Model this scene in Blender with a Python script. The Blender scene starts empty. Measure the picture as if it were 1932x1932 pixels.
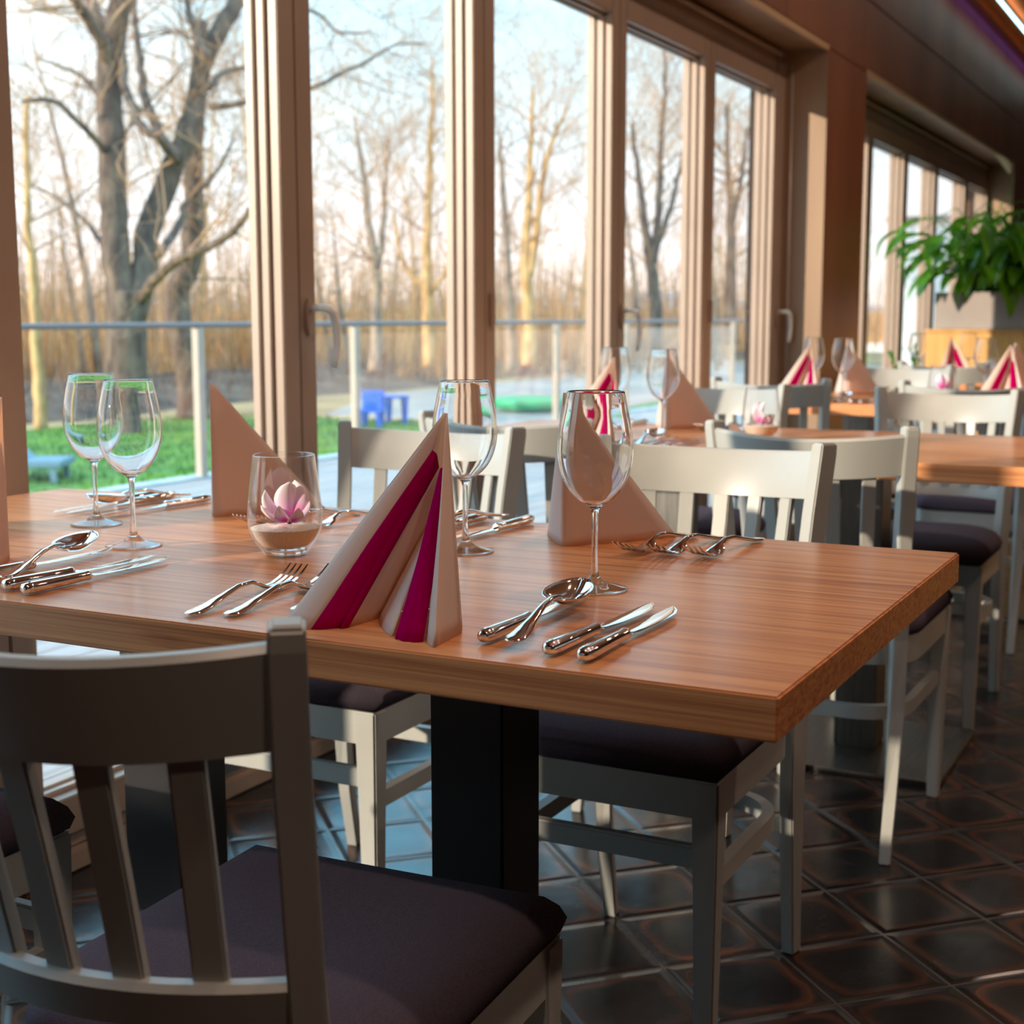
import bpy, bmesh, math, random
from math import sin, cos, pi, radians, sqrt
from mathutils import Vector, Matrix, noise
SC = bpy.context.scene
COL = SC.collection

# ------------------------------------------------------------------ camera
CAM_H = 1.055
PITCH, YAW = radians(7.83), radians(27.44)
cd = bpy.data.cameras.new('camera')
cam = bpy.data.objects.new('camera', cd); COL.objects.link(cam)
cd.sensor_width = 36; cd.lens = 49.96; cd.clip_start = .02; cd.clip_end = 2000
cam.location = (0, 0, CAM_H)
cam.rotation_euler = (pi/2 - PITCH, radians(.07), YAW - pi/2)
cd.dof.use_dof = True; cd.dof.focus_distance = 1.55; cd.dof.aperture_fstop = 7.5
SC.camera = cam

# ------------------------------------------------------------------ light
SC.view_settings.view_transform = 'Standard'; SC.view_settings.look = 'None'
SC.view_settings.gamma = 1; SC.view_settings.use_curve_mapping = False
SC.view_settings.exposure = 0.72
SUN_AZ, SUN_EL = radians(-35), radians(13.5)      # direction the light travels
w = bpy.data.worlds.new('sky'); SC.world = w; w.use_nodes = True
nt = w.node_tree; nt.nodes.clear()
wo = nt.nodes.new('ShaderNodeOutputWorld'); bg = nt.nodes.new('ShaderNodeBackground')
tc = nt.nodes.new('ShaderNodeTexCoord'); sx = nt.nodes.new('ShaderNodeSeparateXYZ')
rp = nt.nodes.new('ShaderNodeValToRGB')
nt.links.new(tc.outputs['Generated'], sx.inputs[0]); nt.links.new(sx.outputs['Z'], rp.inputs[0])
el = rp.color_ramp.elements
el[0].position = 0.0; el[0].color = (.62, .56, .52, 1)
el[1].position = 1.0; el[1].color = (.34, .66, .95, 1)
for p, c in ((.05, (.50, .50, .52, 1)), (.12, (.34, .42, .46, 1)), (.20, (.27, .40, .46, 1)), (.30, (.30, .72, 1.0, 1)), (.42, (.22, .74, 1.12, 1)), (.60, (.36, .72, 1.0, 1))):
    e = el.new(p); e.color = c
# thin clouds
ns = nt.nodes.new('ShaderNodeTexNoise'); ns.inputs['Scale'].default_value = 3.2; ns.inputs['Detail'].default_value = 6
mp = nt.nodes.new('ShaderNodeMapping'); mp.inputs['Scale'].default_value = (1, 1, 3)
nt.links.new(tc.outputs['Generated'], mp.inputs[0]); nt.links.new(mp.outputs[0], ns.inputs['Vector'])
cr = nt.nodes.new('ShaderNodeValToRGB'); cr.color_ramp.elements[0].position = .48; cr.color_ramp.elements[1].position = .72
nt.links.new(ns.outputs[0], cr.inputs[0])
mx = nt.nodes.new('ShaderNodeMixRGB'); mx.inputs[2].default_value = (.52, .53, .53, 1)
nt.links.new(cr.outputs[0], mx.inputs[0]); nt.links.new(rp.outputs[0], mx.inputs[1]); nt.links.new(mx.outputs[0], bg.inputs[0])
bg.inputs[1].default_value = 2.3
nt.links.new(bg.outputs[0], wo.inputs[0])
sd = bpy.data.lights.new('sun', 'SUN'); sd.energy = 3.6; sd.color = (1, .83, .64); sd.angle = radians(.9)
sun = bpy.data.objects.new('sun', sd); COL.objects.link(sun)
sdir = Vector((cos(SUN_AZ)*cos(SUN_EL), sin(SUN_AZ)*cos(SUN_EL), -sin(SUN_EL)))
sun.rotation_euler = sdir.to_track_quat('-Z', 'Y').to_euler(); sun.location = (-8, 9, 5)
cy = SC.cycles
cy.max_bounces = 10; cy.transmission_bounces = 10; cy.transparent_max_bounces = 24; cy.glossy_bounces = 5; cy.diffuse_bounces = 5
cy.sample_clamp_indirect = 6; cy.use_denoising = True; cy.caustics_reflective = False; cy.caustics_refractive = True; cy.blur_glossy = .5

# ------------------------------------------------------------------ materials
def new_mat(name):
    m = bpy.data.materials.new(name); m.use_nodes = True
    n = m.node_tree; b = n.nodes['Principled BSDF']
    return m, n, b
def mat(name, col, rough=.5, metal=0, spec=.5, **k):
    m, n, b = new_mat(name)
    b.inputs['Base Color'].default_value = (*col, 1); b.inputs['Roughness'].default_value = rough
    b.inputs['Metallic'].default_value = metal; b.inputs['Specular IOR Level'].default_value = spec
    for kk, v in k.items(): b.inputs[kk.replace('_', ' ')].default_value = v
    return m
def noise_mat(name, c1, c2, scale=(5, 5, 5), rough=.5, bump=0, bscale=None, detail=4, lo=.35, hi=.65, spec=.5, metal=0, coord='Object'):
    m, n, b = new_mat(name)
    t = n.nodes.new('ShaderNodeTexCoord'); mp = n.nodes.new('ShaderNodeMapping'); mp.inputs['Scale'].default_value = scale
    ns = n.nodes.new('ShaderNodeTexNoise'); ns.inputs['Scale'].default_value = 1; ns.inputs['Detail'].default_value = detail
    r = n.nodes.new('ShaderNodeValToRGB'); r.color_ramp.elements[0].position = lo; r.color_ramp.elements[1].position = hi
    r.color_ramp.elements[0].color = (*c1, 1); r.color_ramp.elements[1].color = (*c2, 1)
    L = n.links.new
    L(t.outputs[coord], mp.inputs[0]); L(mp.outputs[0], ns.inputs['Vector']); L(ns.outputs[0], r.inputs[0]); L(r.outputs[0], b.inputs['Base Color'])
    b.inputs['Roughness'].default_value = rough; b.inputs['Specular IOR Level'].default_value = spec; b.inputs['Metallic'].default_value = metal
    if bump:
        bp = n.nodes.new('ShaderNodeBump'); bp.inputs['Strength'].default_value = bump; bp.inputs['Distance'].default_value = .002
        n2 = n.nodes.new('ShaderNodeTexNoise'); n2.inputs['Scale'].default_value = bscale or 300; n2.inputs['Detail'].default_value = 2
        L(t.outputs[coord], n2.inputs['Vector']); L(n2.outputs[0], bp.inputs['Height']); L(bp.outputs[0], b.inputs['Normal'])
    return m
def wood_table():
    m, n, b = new_mat('table_oak'); L = n.links.new
    t = n.nodes.new('ShaderNodeTexCoord')
    mp = n.nodes.new('ShaderNodeMapping'); mp.inputs['Scale'].default_value = (75, 1.5, 190)
    ns = n.nodes.new('ShaderNodeTexNoise'); ns.inputs['Scale'].default_value = 1; ns.inputs['Detail'].default_value = 7; ns.inputs['Roughness'].default_value = .65; ns.inputs['Distortion'].default_value = .4
    r = n.nodes.new('ShaderNodeValToRGB'); r.color_ramp.elements[0].position = .30; r.color_ramp.elements[1].position = .62
    r.color_ramp.elements[0].color = (.44, .150, .055, 1); r.color_ramp.elements[1].color = (.88, .44, .19, 1)
    L(t.outputs['Object'], mp.inputs[0]); L(mp.outputs[0], ns.inputs['Vector']); L(ns.outputs[0], r.inputs[0])
    # few long dark knots
    mp2 = n.nodes.new('ShaderNodeMapping'); mp2.inputs['Scale'].default_value = (22, 3.0, 22)
    n2 = n.nodes.new('ShaderNodeTexNoise'); n2.inputs['Scale'].default_value = 1; n2.inputs['Detail'].default_value = 3
    r2 = n.nodes.new('ShaderNodeValToRGB'); r2.color_ramp.elements[0].position = .66; r2.color_ramp.elements[1].position = .74
    L(t.outputs['Object'], mp2.inputs[0]); L(mp2.outputs[0], n2.inputs['Vector']); L(n2.outputs[0], r2.inputs[0])
    mx = n.nodes.new('ShaderNodeMixRGB'); mx.blend_type = 'MULTIPLY'; mx.inputs[2].default_value = (.62, .48, .45, 1)
    L(r2.outputs[0], mx.inputs[0]); L(r.outputs[0], mx.inputs[1]); L(mx.outputs[0], b.inputs['Base Color'])
    b.inputs['Roughness'].default_value = .36; b.inputs['Specular IOR Level'].default_value = .5; b.inputs['Coat Weight'].default_value = .35; b.inputs['Coat Roughness'].default_value = .17; b.inputs['Coat Tint'].default_value = (1, .74, .62, 1)
    bp = n.nodes.new('ShaderNodeBump'); bp.inputs['Strength'].default_value = .06; bp.inputs['Distance'].default_value = .001
    L(ns.outputs[0], bp.inputs['Height']); L(bp.outputs[0], b.inputs['Normal'])
    return m
def tile_floor():
    m, n, b = new_mat('dark_floor_tile'); L = n.links.new; N = n.nodes.new
    t = N('ShaderNodeTexCoord'); s = N('ShaderNodeSeparateXYZ'); L(t.outputs['Object'], s.inputs[0])
    def math_(op, a, bb=None, c=None):
        q = N('ShaderNodeMath'); q.operation = op
        for i, v in enumerate((a, bb, c)):
            if v is None: continue
            if isinstance(v, (int, float)): q.inputs[i].default_value = v
            else: L(v, q.inputs[i])
        return q.outputs[0]
    def cell(sign, size, ph):
        a = math_('ADD' if sign > 0 else 'SUBTRACT', s.outputs['X'], s.outputs['Y'])
        a = math_('MULTIPLY', a, 1/sqrt(2)); a = math_('SUBTRACT', a, ph); a = math_('DIVIDE', a, size)
        fl = math_('FLOOR', a); fr = math_('SUBTRACT', a, fl)
        d = math_('ABSOLUTE', math_('SUBTRACT', fr, .5))       # .5 at the joint
        return d, fl
    du, fu = cell(-1, .2053, 1.310 - .2053*20); dv, fv = cell(1, .1975, 2.0245 - .1975*20)
    big = math_('MAXIMUM', du, dv)
    # rounded-square distance for the glaze ring
    p4 = math_('POWER', math_('ADD', math_('POWER', du, 5), math_('POWER', dv, 5)), .2)
    nz = N('ShaderNodeTexNoise'); nz.inputs['Scale'].default_value = 9; nz.inputs['Detail'].default_value = 6; L(t.outputs['Object'], nz.inputs['Vector'])
    pw = math_('ADD', p4, math_('MULTIPLY', math_('SUBTRACT', nz.outputs[0], .5), .16))
    r = N('ShaderNodeValToRGB'); e = r.color_ramp.elements
    e[0].position = 0; e[0].color = (.007, .006, .007, 1); e[1].position = 1; e[1].color = (.012, .008, .007, 1)
    for p, c in ((.33, (.009, .007, .007, 1)), (.405, (.085, .026, .010, 1)), (.445, (.016, .009, .007, 1)), (.50, (.007, .006, .007, 1))):
        q = e.new(p); q.color = c
    L(pw, r.inputs[0])
    wn = N('ShaderNodeTexWhiteNoise'); wn.noise_dimensions = '2D'; cb = N('ShaderNodeCombineXYZ'); L(fu, cb.inputs[0]); L(fv, cb.inputs[1]); L(cb.outputs[0], wn.inputs['Vector'])
    hv = N('ShaderNodeHueSaturation'); L(r.outputs[0], hv.inputs['Color']); L(math_('MULTIPLY_ADD', wn.outputs[0], .9, .6), hv.inputs['Value'])
    g = math_('GREATER_THAN', big, .489)
    mx = N('ShaderNodeMixRGB'); mx.inputs[2].default_value = (.085, .06, .052, 1); L(g, mx.inputs[0]); L(hv.outputs[0], mx.inputs[1]); L(mx.outputs[0], b.inputs['Base Color'])
    L(math_('MULTIPLY_ADD', nz.outputs[0], .28, .10), b.inputs['Roughness'])
    b.inputs['Specular IOR Level'].default_value = .45
    # pillowed edges
    mr = N('ShaderNodeMapRange'); mr.inputs['From Min'].default_value = .42; mr.inputs['From Max'].default_value = .497
    mr.inputs['To Min'].default_value = 1; mr.inputs['To Max'].default_value = 0; mr.interpolation_type = 'SMOOTHSTEP'; L(big, mr.inputs[0])
    hgt = math_('ADD', mr.outputs[0], math_('MULTIPLY', nz.outputs[0], .8))
    bp = N('ShaderNodeBump'); bp.inputs['Strength'].default_value = .5; bp.inputs['Distance'].default_value = .0035; L(hgt, bp.inputs['Height']); L(bp.outputs[0], b.inputs['Normal'])
    return m
def pane_mat(name, tint=(1, 1, 1), refl=(1, 1, 1), base=.018, pwr=5):
    m = bpy.data.materials.new(name); m.use_nodes = True; n = m.node_tree; n.nodes.clear(); N = n.nodes.new; L = n.links.new
    o = N('ShaderNodeOutputMaterial'); mix = N('ShaderNodeMixShader'); tr = N('ShaderNodeBsdfTransparent'); gl = N('ShaderNodeBsdfGlossy'); lw = N('ShaderNodeLayerWeight'); pw = N('ShaderNodeMath'); pw.operation = 'POWER'; pw.inputs[1].default_value = pwr; fr = N('ShaderNodeMath'); fr.operation = 'MULTIPLY_ADD'; fr.inputs[1].default_value = .75; fr.inputs[2].default_value = base
    L(lw.outputs['Facing'], pw.inputs[0]); L(pw.outputs[0], fr.inputs[0]); gl.inputs['Roughness'].default_value = 0; tr.inputs[0].default_value = (*tint, 1); gl.inputs[0].default_value = (*refl, 1)
    L(fr.outputs[0], mix.inputs[0]); L(tr.outputs[0], mix.inputs[1]); L(gl.outputs[0], mix.inputs[2]); L(mix.outputs[0], o.inputs[0])
    return m
def cloth_mat(name, col, trans=.3, back=None):
    m = bpy.data.materials.new(name); m.use_nodes = True; n = m.node_tree; n.nodes.clear(); N = n.nodes.new; L = n.links.new
    o = N('ShaderNodeOutputMaterial'); mix = N('ShaderNodeMixShader'); mix.inputs[0].default_value = trans
    d = N('ShaderNodeBsdfDiffuse'); t = N('ShaderNodeBsdfTranslucent'); d.inputs[0].default_value = (*col, 1); t.inputs[0].default_value = (*(back or col), 1)
    tx = N('ShaderNodeTexCoord'); nz = N('ShaderNodeTexNoise'); nz.inputs['Scale'].default_value = 900; bp = N('ShaderNodeBump'); bp.inputs['Strength'].default_value = .25; bp.inputs['Distance'].default_value = .0008
    L(tx.outputs['Object'], nz.inputs['Vector']); L(nz.outputs[0], bp.inputs['Height']); L(bp.outputs[0], d.inputs['Normal'])
    L(d.outputs[0], mix.inputs[1]); L(t.outputs[0], mix.inputs[2]); L(mix.outputs[0], o.inputs[0])
    return m
def emit_mat(name, col, s):
    m, n, b = new_mat(name); b.inputs['Emission Color'].default_value = (*col, 1); b.inputs['Emission Strength'].default_value = s; return m

M = {}
M['oak'] = wood_table()
M['tile'] = tile_floor()
M['paint'] = noise_mat('chair_grey_paint', (.42, .43, .41), (.47, .48, .455), (6, 6, 6), .34, .05, 400)
M['seat'] = noise_mat('seat_fabric', (.065, .054, .078), (.125, .095, .120), (700, 700, 700), .95, .6, 900, lo=.3, hi=.7, spec=.15)
M['steel'] = mat('polished_steel', (.92, .90, .90), .07, 1)
M['steel2'] = mat('satin_steel', (.72, .71, .67), .30, .25)
M['black'] = mat('black_powder_coat', (.012, .012, .015), .35)
M['plate'] = noise_mat('brushed_plate', (.18, .18, .17), (.26, .25, .23), (8, 200, 8), .32, metal=1)
M['frame'] = noise_mat('window_frame_paint', (.385, .285, .22), (.43, .32, .25), (3, 3, 3), .38)
M['rubber'] = mat('grey_rubber', (.05, .045, .04), .6)
M['pane'] = pane_mat('window_glass', (.985, .98, .97))
M['ply'] = noise_mat('wall_plywood', (.22, .085, .045), (.36, .15, .08), (2.2, 2.2, .5), .40, lo=.3, hi=.7, detail=8)
M['plyedge'] = noise_mat('plywood_edge', (.55, .36, .2), (.7, .48, .28), (1, 1, 120), .5)
M['dark'] = mat('shadow_gap', (.02, .012, .01), .8)
M['plaster'] = mat('room_wall', (.24, .20, .21), .8)
M['ceil'] = noise_mat('ceiling_wood', (.68, .32, .14), (.80, .42, .20), (.6, 14, 3), .5)
M['glass'] = mat('clear_glass', (1, 1, 1), 0, 0, .5, Transmission_Weight=1.0, IOR=1.46)
M['napkin'] = cloth_mat('cream_paper_napkin', (.90, .84, .80), .46, (.95, .66, .46))
M['magenta'] = cloth_mat('magenta_paper_napkin', (.46, .0, .10), .18, (.6, .0, .08))
M['sand'] = noise_mat('pale_sand', (.82, .68, .54), (.95, .87, .76), (500, 500, 500), .8, .8, 700)
M['petal'] = None
M['leaf'] = None
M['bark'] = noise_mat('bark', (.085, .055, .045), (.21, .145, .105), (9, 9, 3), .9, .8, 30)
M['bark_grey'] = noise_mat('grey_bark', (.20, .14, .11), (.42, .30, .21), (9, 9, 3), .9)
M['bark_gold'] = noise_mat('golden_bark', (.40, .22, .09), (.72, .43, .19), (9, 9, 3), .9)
M['twig'] = noise_mat('fine_twigs', (.32, .17, .10), (.66, .38, .20), (1, 1, 1), .9)
M['grass'] = noise_mat('lawn_grass', (.05, .15, .02), (.14, .30, .03), (1.5, 1.5, 1), .9, lo=.3, hi=.7)
M['meadow'] = noise_mat('dry_meadow', (.30, .17, .07), (.52, .32, .14), (.4, .4, .4), .95)
M['soil'] = noise_mat('bank_soil', (.07, .045, .035), (.20, .12, .08), (1.2, 1.2, 1.2), .95)
M['reed'] = noise_mat('dry_reed', (.56, .27, .10), (.90, .54, .26), (.6, .6, .2), .9)
M['scrub'] = noise_mat('brown_scrub', (.10, .06, .045), (.26, .15, .10), (2, 2, 2), .9)
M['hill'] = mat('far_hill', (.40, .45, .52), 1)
M['paving'] = noise_mat('pale_paving', (.36, .28, .24), (.47, .38, .33), (1.2, 1.2, 1), .9)
M['deck'] = noise_mat('weathered_deck', (.36, .30, .28), (.50, .43, .40), (1.2, 30, 1), .7)
M['white'] = mat('white_paint', (.46, .38, .31), .5)
M['rail'] = mat('grey_handrail', (.24, .19, .18), .6)
M['thin'] = pane_mat('thin_clear_glass', (.985, .985, .985), base=.04, pwr=3)
M['lever'] = mat('pale_lever_metal', (.95, .95, .90), .22, 0)
M['concrete'] = noise_mat('concrete_lip', (.42, .45, .46), (.55, .57, .57), (6, 6, 6), .7)
M['blueplastic'] = mat('blue_plastic', (.01, .12, .65), .35)
M['bluebench'] = mat('blue_grey_paint', (.16, .28, .36), .5)
M['greenplastic'] = mat('green_plastic', (.02, .45, .18), .4)
M['redcloth'] = mat('red_plastic', (.6, .05, .12), .5)
M['boothwood'] = noise_mat('booth_oak', (.62, .34, .10), (.78, .46, .16), (1.5, 40, 1.5), .4)
M['greybox'] = noise_mat('grey_planter', (.33, .29, .27), (.40, .35, .33), (4, 4, 4), .6)
M['potsoil'] = mat('potting_soil', (.03, .02, .015), .95)
M['spathe'] = cloth_mat('pale_spathe', (.80, .72, .50), .4)
M['whiterender'] = mat('white_render', (.9, .86, .80), .8)
M['led'] = emit_mat('led_strip', (.45, .95, 1.0), 3)
M['ledp'] = emit_mat('violet_led', (.50, .25, 1.0), .4)
M['warmfill'] = emit_mat('added_warm_uplight', (1, .55, .28), 2.2)  # glow for the added strip that warms the ceiling
M['reveal'] = noise_mat('reveal_board', (.28, .18, .11), (.40, .26, .15), (4, 4, .6), .45)

def petal_mat():
    m, n, b = new_mat('magnolia_petal'); N = n.nodes.new; L = n.links.new
    a = N('ShaderNodeVertexColor') if False else N('ShaderNodeAttribute'); a.attribute_name = 'along'
    r = N('ShaderNodeValToRGB'); e = r.color_ramp.elements
    e[0].position = 0; e[0].color = (.80, .0, .35, 1); e[1].position = 1; e[1].color = (.97, .93, .96, 1)
    q = e.new(.28); q.color = (.88, .12, .60, 1); q = e.new(.55); q.color = (.94, .66, .88, 1)
    L(a.outputs['Fac'], r.inputs[0]); L(r.outputs[0], b.inputs['Base Color']); b.inputs['Roughness'].default_value = .5
    b.inputs['Subsurface Weight'].default_value = .15; b.inputs['Subsurface Radius'].default_value = (.01, .005, .005)
    return m
M['petal'] = petal_mat()
def leaf_mat():
    m, n, b = new_mat('glossy_leaf'); N = n.nodes.new; L = n.links.new
    t = N('ShaderNodeTexCoord'); ns = N('ShaderNodeTexNoise'); ns.inputs['Scale'].default_value = 7
    r = N('ShaderNodeValToRGB'); e = r.color_ramp.elements; e[0].position = .35; e[0].color = (.012, .085, .012, 1); e[1].position = .68; e[1].color = (.10, .30, .015, 1)
    L(t.outputs['Object'], ns.inputs['Vector']); L(ns.outputs[0], r.inputs[0]); L(r.outputs[0], b.inputs['Base Color'])
    b.inputs['Roughness'].default_value = .3
    tr = N('ShaderNodeBsdfTranslucent'); tr.inputs[0].default_value = (.25, .55, .02, 1); mx = N('ShaderNodeMixShader'); mx.inputs[0].default_value = .3
    o = n.nodes['Material Output']; L(b.outputs[0], mx.inputs[1]); L(tr.outputs[0], mx.inputs[2]); L(mx.outputs[0], o.inputs[0])
    return m
M['leaf'] = leaf_mat()

# ------------------------------------------------------------------ mesh helpers
class MB:
    def __init__(s): s.v = []; s.f = []
    def add(s, vs, fs):
        o = len(s.v); s.v += [tuple(x) for x in vs]; s.f += [tuple(i + o for i in f) for f in fs]; return s
    def box(s, x0, x1, y0, y1, z0, z1):
        return s.add([(x0,y0,z0),(x1,y0,z0),(x1,y1,z0),(x0,y1,z0),(x0,y0,z1),(x1,y0,z1),(x1,y1,z1),(x0,y1,z1)],
                     [(0,3,2,1),(4,5,6,7),(0,1,5,4),(1,2,6,5),(2,3,7,6),(3,0,4,7)])
    def rings(s, rs, cap=True, closed=True):
        n = len(rs[0]); vs = [p for r in rs for p in r]; fs = []
        for i in range(len(rs)-1):
            for j in range(n if closed else n-1):
                k = (j+1) % n; fs.append((i*n+j, i*n+k, (i+1)*n+k, (i+1)*n+j))
        if cap and closed: fs.append(tuple(reversed(range(n)))); fs.append(tuple((len(rs)-1)*n + j for j in range(n)))
        return s.add(vs, fs)
    def lathe(s, prof, n=48, c=(0, 0, 0), cap=False):
        rs = [[(c[0]+r*cos(2*pi*j/n), c[1]+r*sin(2*pi*j/n), c[2]+z) for j in range(n)] for r, z in prof]
        return s.rings(rs, cap)
    def tube(s, pts, rad, n=6, cap=True):
        pts = [Vector(p) for p in pts]; rs = []
        up = Vector((0, 0, 1)); prev = None
        for i, p in enumerate(pts):
            t = (pts[min(i+1, len(pts)-1)] - pts[max(i-1, 0)])
            if t.length < 1e-9: t = Vector((0, 0, 1))
            t.normalize()
            if prev is None:
                a = up if abs(t.z) < .9 else Vector((1, 0, 0)); u = t.cross(a).normalized()
            else:
                u = (prev - t*prev.dot(t)); u = u.normalized() if u.length > 1e-6 else t.orthogonal().normalized()
            prev = u; v = t.cross(u); r = rad[i] if isinstance(rad, (list, tuple)) else rad
            rs.append([p + u*r*cos(2*pi*j/n) + v*r*sin(2*pi*j/n) for j in range(n)])
        return s.rings(rs, cap)
    def grid(s, fn, nu, nv):
        vs = [fn(i/nu, j/nv) for i in range(nu+1) for j in range(nv+1)]; w_ = nv+1
        return s.add(vs, [(i*w_+j, (i+1)*w_+j, (i+1)*w_+j+1, i*w_+j+1) for i in range(nu) for j in range(nv)])
    def build(s, name, m, parent=None, smooth=None, bevel=0, solid=0, seg=2, sub=0):
        me = bpy.data.meshes.new(name); me.from_pydata(s.v, [], s.f); me.materials.append(m)
        bm = bmesh.new(); bm.from_mesh(me); bmesh.ops.recalc_face_normals(bm, faces=bm.faces)
        if bevel: bmesh.ops.bevel(bm, geom=[e for e in bm.edges if len(e.link_faces) == 2 and e.calc_face_angle(0) > .6], offset=bevel, segments=seg, affect='EDGES', clamp_overlap=True)
        bm.to_mesh(me); bm.free(); me.update()
        o = bpy.data.objects.new(name, me); COL.objects.link(o); o.parent = parent
        if smooth is not None:
            me.shade_smooth()
            if smooth < 3: me.set_sharp_from_angle(angle=smooth)
        if sub:
            d = o.modifiers.new('round', 'SUBSURF'); d.levels = sub; d.render_levels = sub
        if solid:
            d = o.modifiers.new('thick', 'SOLIDIFY'); d.thickness = solid; d.offset = 0
        return o
def empty(name, loc=(0, 0, 0), rz=0):
    o = bpy.data.objects.new(name, None); COL.objects.link(o); o.location = loc; o.rotation_euler.z = rz; o.empty_display_size = .05; return o
def tag(o, label=None, cat=None, group=None, kind=None):
    if label: o['label'] = label
    if cat: o['category'] = cat
    if group: o['group'] = group
    if kind: o['kind'] = kind
    return o
def copy_tree(o, parent=None):
    c = o.copy(); COL.objects.link(c); c.parent = parent
    for ch in list(o.children): copy_tree(ch, c)
    return c
USED = {}
def inst(proto, key, loc, rz, label, cat, group, tilt=None):
    o = proto if key not in USED else copy_tree(proto); USED[key] = 1
    o.location = loc; o.rotation_euler = (0 if not tilt else tilt[0], 0 if not tilt else tilt[1], rz)
    return tag(o, label, cat, group)
def struct(mb, name, m, parent=None, **k):
    o = mb.build(name, m, parent, **k)
    if parent is None: o['kind'] = 'structure'
    return o

# camera helper used only to read positions off the survey of the photo (world points at a given distance)
_F = Vector((cos(YAW)*cos(PITCH), sin(YAW)*cos(PITCH), -sin(PITCH))); _R = Vector((sin(YAW), -cos(YAW), 0)); _U = _R.cross(_F)
def at(x, y, d):
    return Vector((0, 0, CAM_H)) + (_F + _R*((x-966)/2681) - _U*((y-966)/2681))*d
def ground(x, y, z):
    q = at(x, y, 1) - Vector((0, 0, CAM_H)); t = (z-CAM_H)/q.z; return Vector((0, 0, CAM_H)) + q*t

# ------------------------------------------------------------------ room shell
YF, YG, YW = 1.95, 2.0, 1.76         # frame face, glass plane, wall face
X0, X1 = -4.0, 14.0
YB = -4.2
CZ = 3.05
struct(MB().box(X0, X1, YB, 2.06, -.12, 0), 'floor', M['tile'])
struct(MB().box(X0, X1, YB, 2.3, CZ, CZ+.2), 'ceiling', M['ceil'])
struct(MB().box(X0, X1, YB-.15, YB, 0, CZ), 'wall_right', M['plaster'])
struct(MB().box(X0-.15, X0, YB, 2.1, 0, CZ), 'wall_back', M['plaster'])
struct(MB().box(X1, X1+.15, YB, 2.1, 0, CZ), 'wall_far', M['plaster'])
N1a, N1b, N2a, N2b = .0, 6.444, 7.15, 11.95
LZ = 2.235
wl = MB()
wl.box(X0, X1, YW+.02, 2.12, LZ+.02, CZ)
wl.box(N1b+.006, N2a-.006, YW+.02, 2.12, 0, LZ+.02); wl.box(N2b+.006, X1, YW+.02, 2.12, 0, LZ+.02); wl.box(X0, N1a, YW+.02, 2.12, 0, LZ+.02)
wall = struct(wl, 'wall_left', M['dark'])
def panel(x0, x1, z0, z1, y0=YW, y1=YW+.02):
    g = .0025; MB().box(x0+g, x1-g, y0, y1, z0+g, z1-g).build('plywood_panel', M['ply'], wall, bevel=.001)
low = [-2.0, -.7, .6, 1.9, 3.2, 4.52, 5.80, 7.083, 8.369, 9.70, 10.98, 12.28, X1]
for a, b in zip(low[:-1], low[1:]): panel(a, b, LZ, 2.57)
up = [-1.2, .1, 1.4, 2.7, 4.0, 5.3, 6.6, 8.0, 9.31, 10.05, 11.35, 12.65, X1]
for a, b in zip(up[:-1], up[1:]): panel(a, b, 2.574, CZ)
panel(N1b, 7.083, 0, LZ); panel(7.083, N2a, 0, LZ); panel(N2b, X1, 0, LZ)
panel(X0, -1.2, 0, LZ); panel(-1.2, N1a, 0, LZ)
# reveals and soffits of the two window niches
def reveal(x0, x1):
    MB().box(x0, x1, YW+.001, 2.05, 0, LZ).build('niche_reveal', M['reveal'], wall)
reveal(N1b, N1b+.006); reveal(N1a-.006, N1a); reveal(N2a-.006, N2a); reveal(N2b, N2b+.006)
for a, b in ((N1a, N1b), (N2a, N2b)):
    MB().box(a, b, YW, 2.05, LZ, LZ+.02).build('niche_soffit', M['reveal'], wall)
    MB().box(a, b, YW-.004, YW+.012, LZ-.012, LZ+.014).build('soffit_edge', M['plyedge'], wall, bevel=.002)
struct(MB().box(X0, X1, YW-.012, YW, 0, .06) if False else MB().box(N1b, N2a, YW-.012, YW, 0, .07), 'baseboard_left', M['frame'])

# ------------------------------------------------------------------ window leaves
def lever(parent, x, z):
    """oval rose and a bent lever hanging down"""
    MB().rings([[(x+.014*cos(a)*k, y, z+.042*sin(a)*k+.0) for a in [2*pi*j/20 for j in range(20)]] for y, k in ((YF, 1), (YF-.010, 1), (YF-.012, .8))]).build('handle_rose', M['frame'], parent, smooth=.6)
    pts = [(x, YF-.008, z+.02), (x, YF-.045, z+.02), (x+.006, YF-.055, z+.018), (x+.022, YF-.057, z+.008), (x+.036, YF-.057, z-.022), (x+.040, YF-.056, z-.06), (x+.036, YF-.054, z-.095), (x+.029, YF-.052, z-.118)]
    MB().tube(pts, [.0085, .0085, .0095, .010, .0095, .009, .0085, .0075], 12).build('handle', M['lever'], parent, smooth=3)
def hinge(parent, x, z):
    MB().tube([(x, YF-.006, z-.045), (x, YF-.006, z+.045)], .010, 12).build('hinge', M['frame'], parent, smooth=.8)
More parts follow.
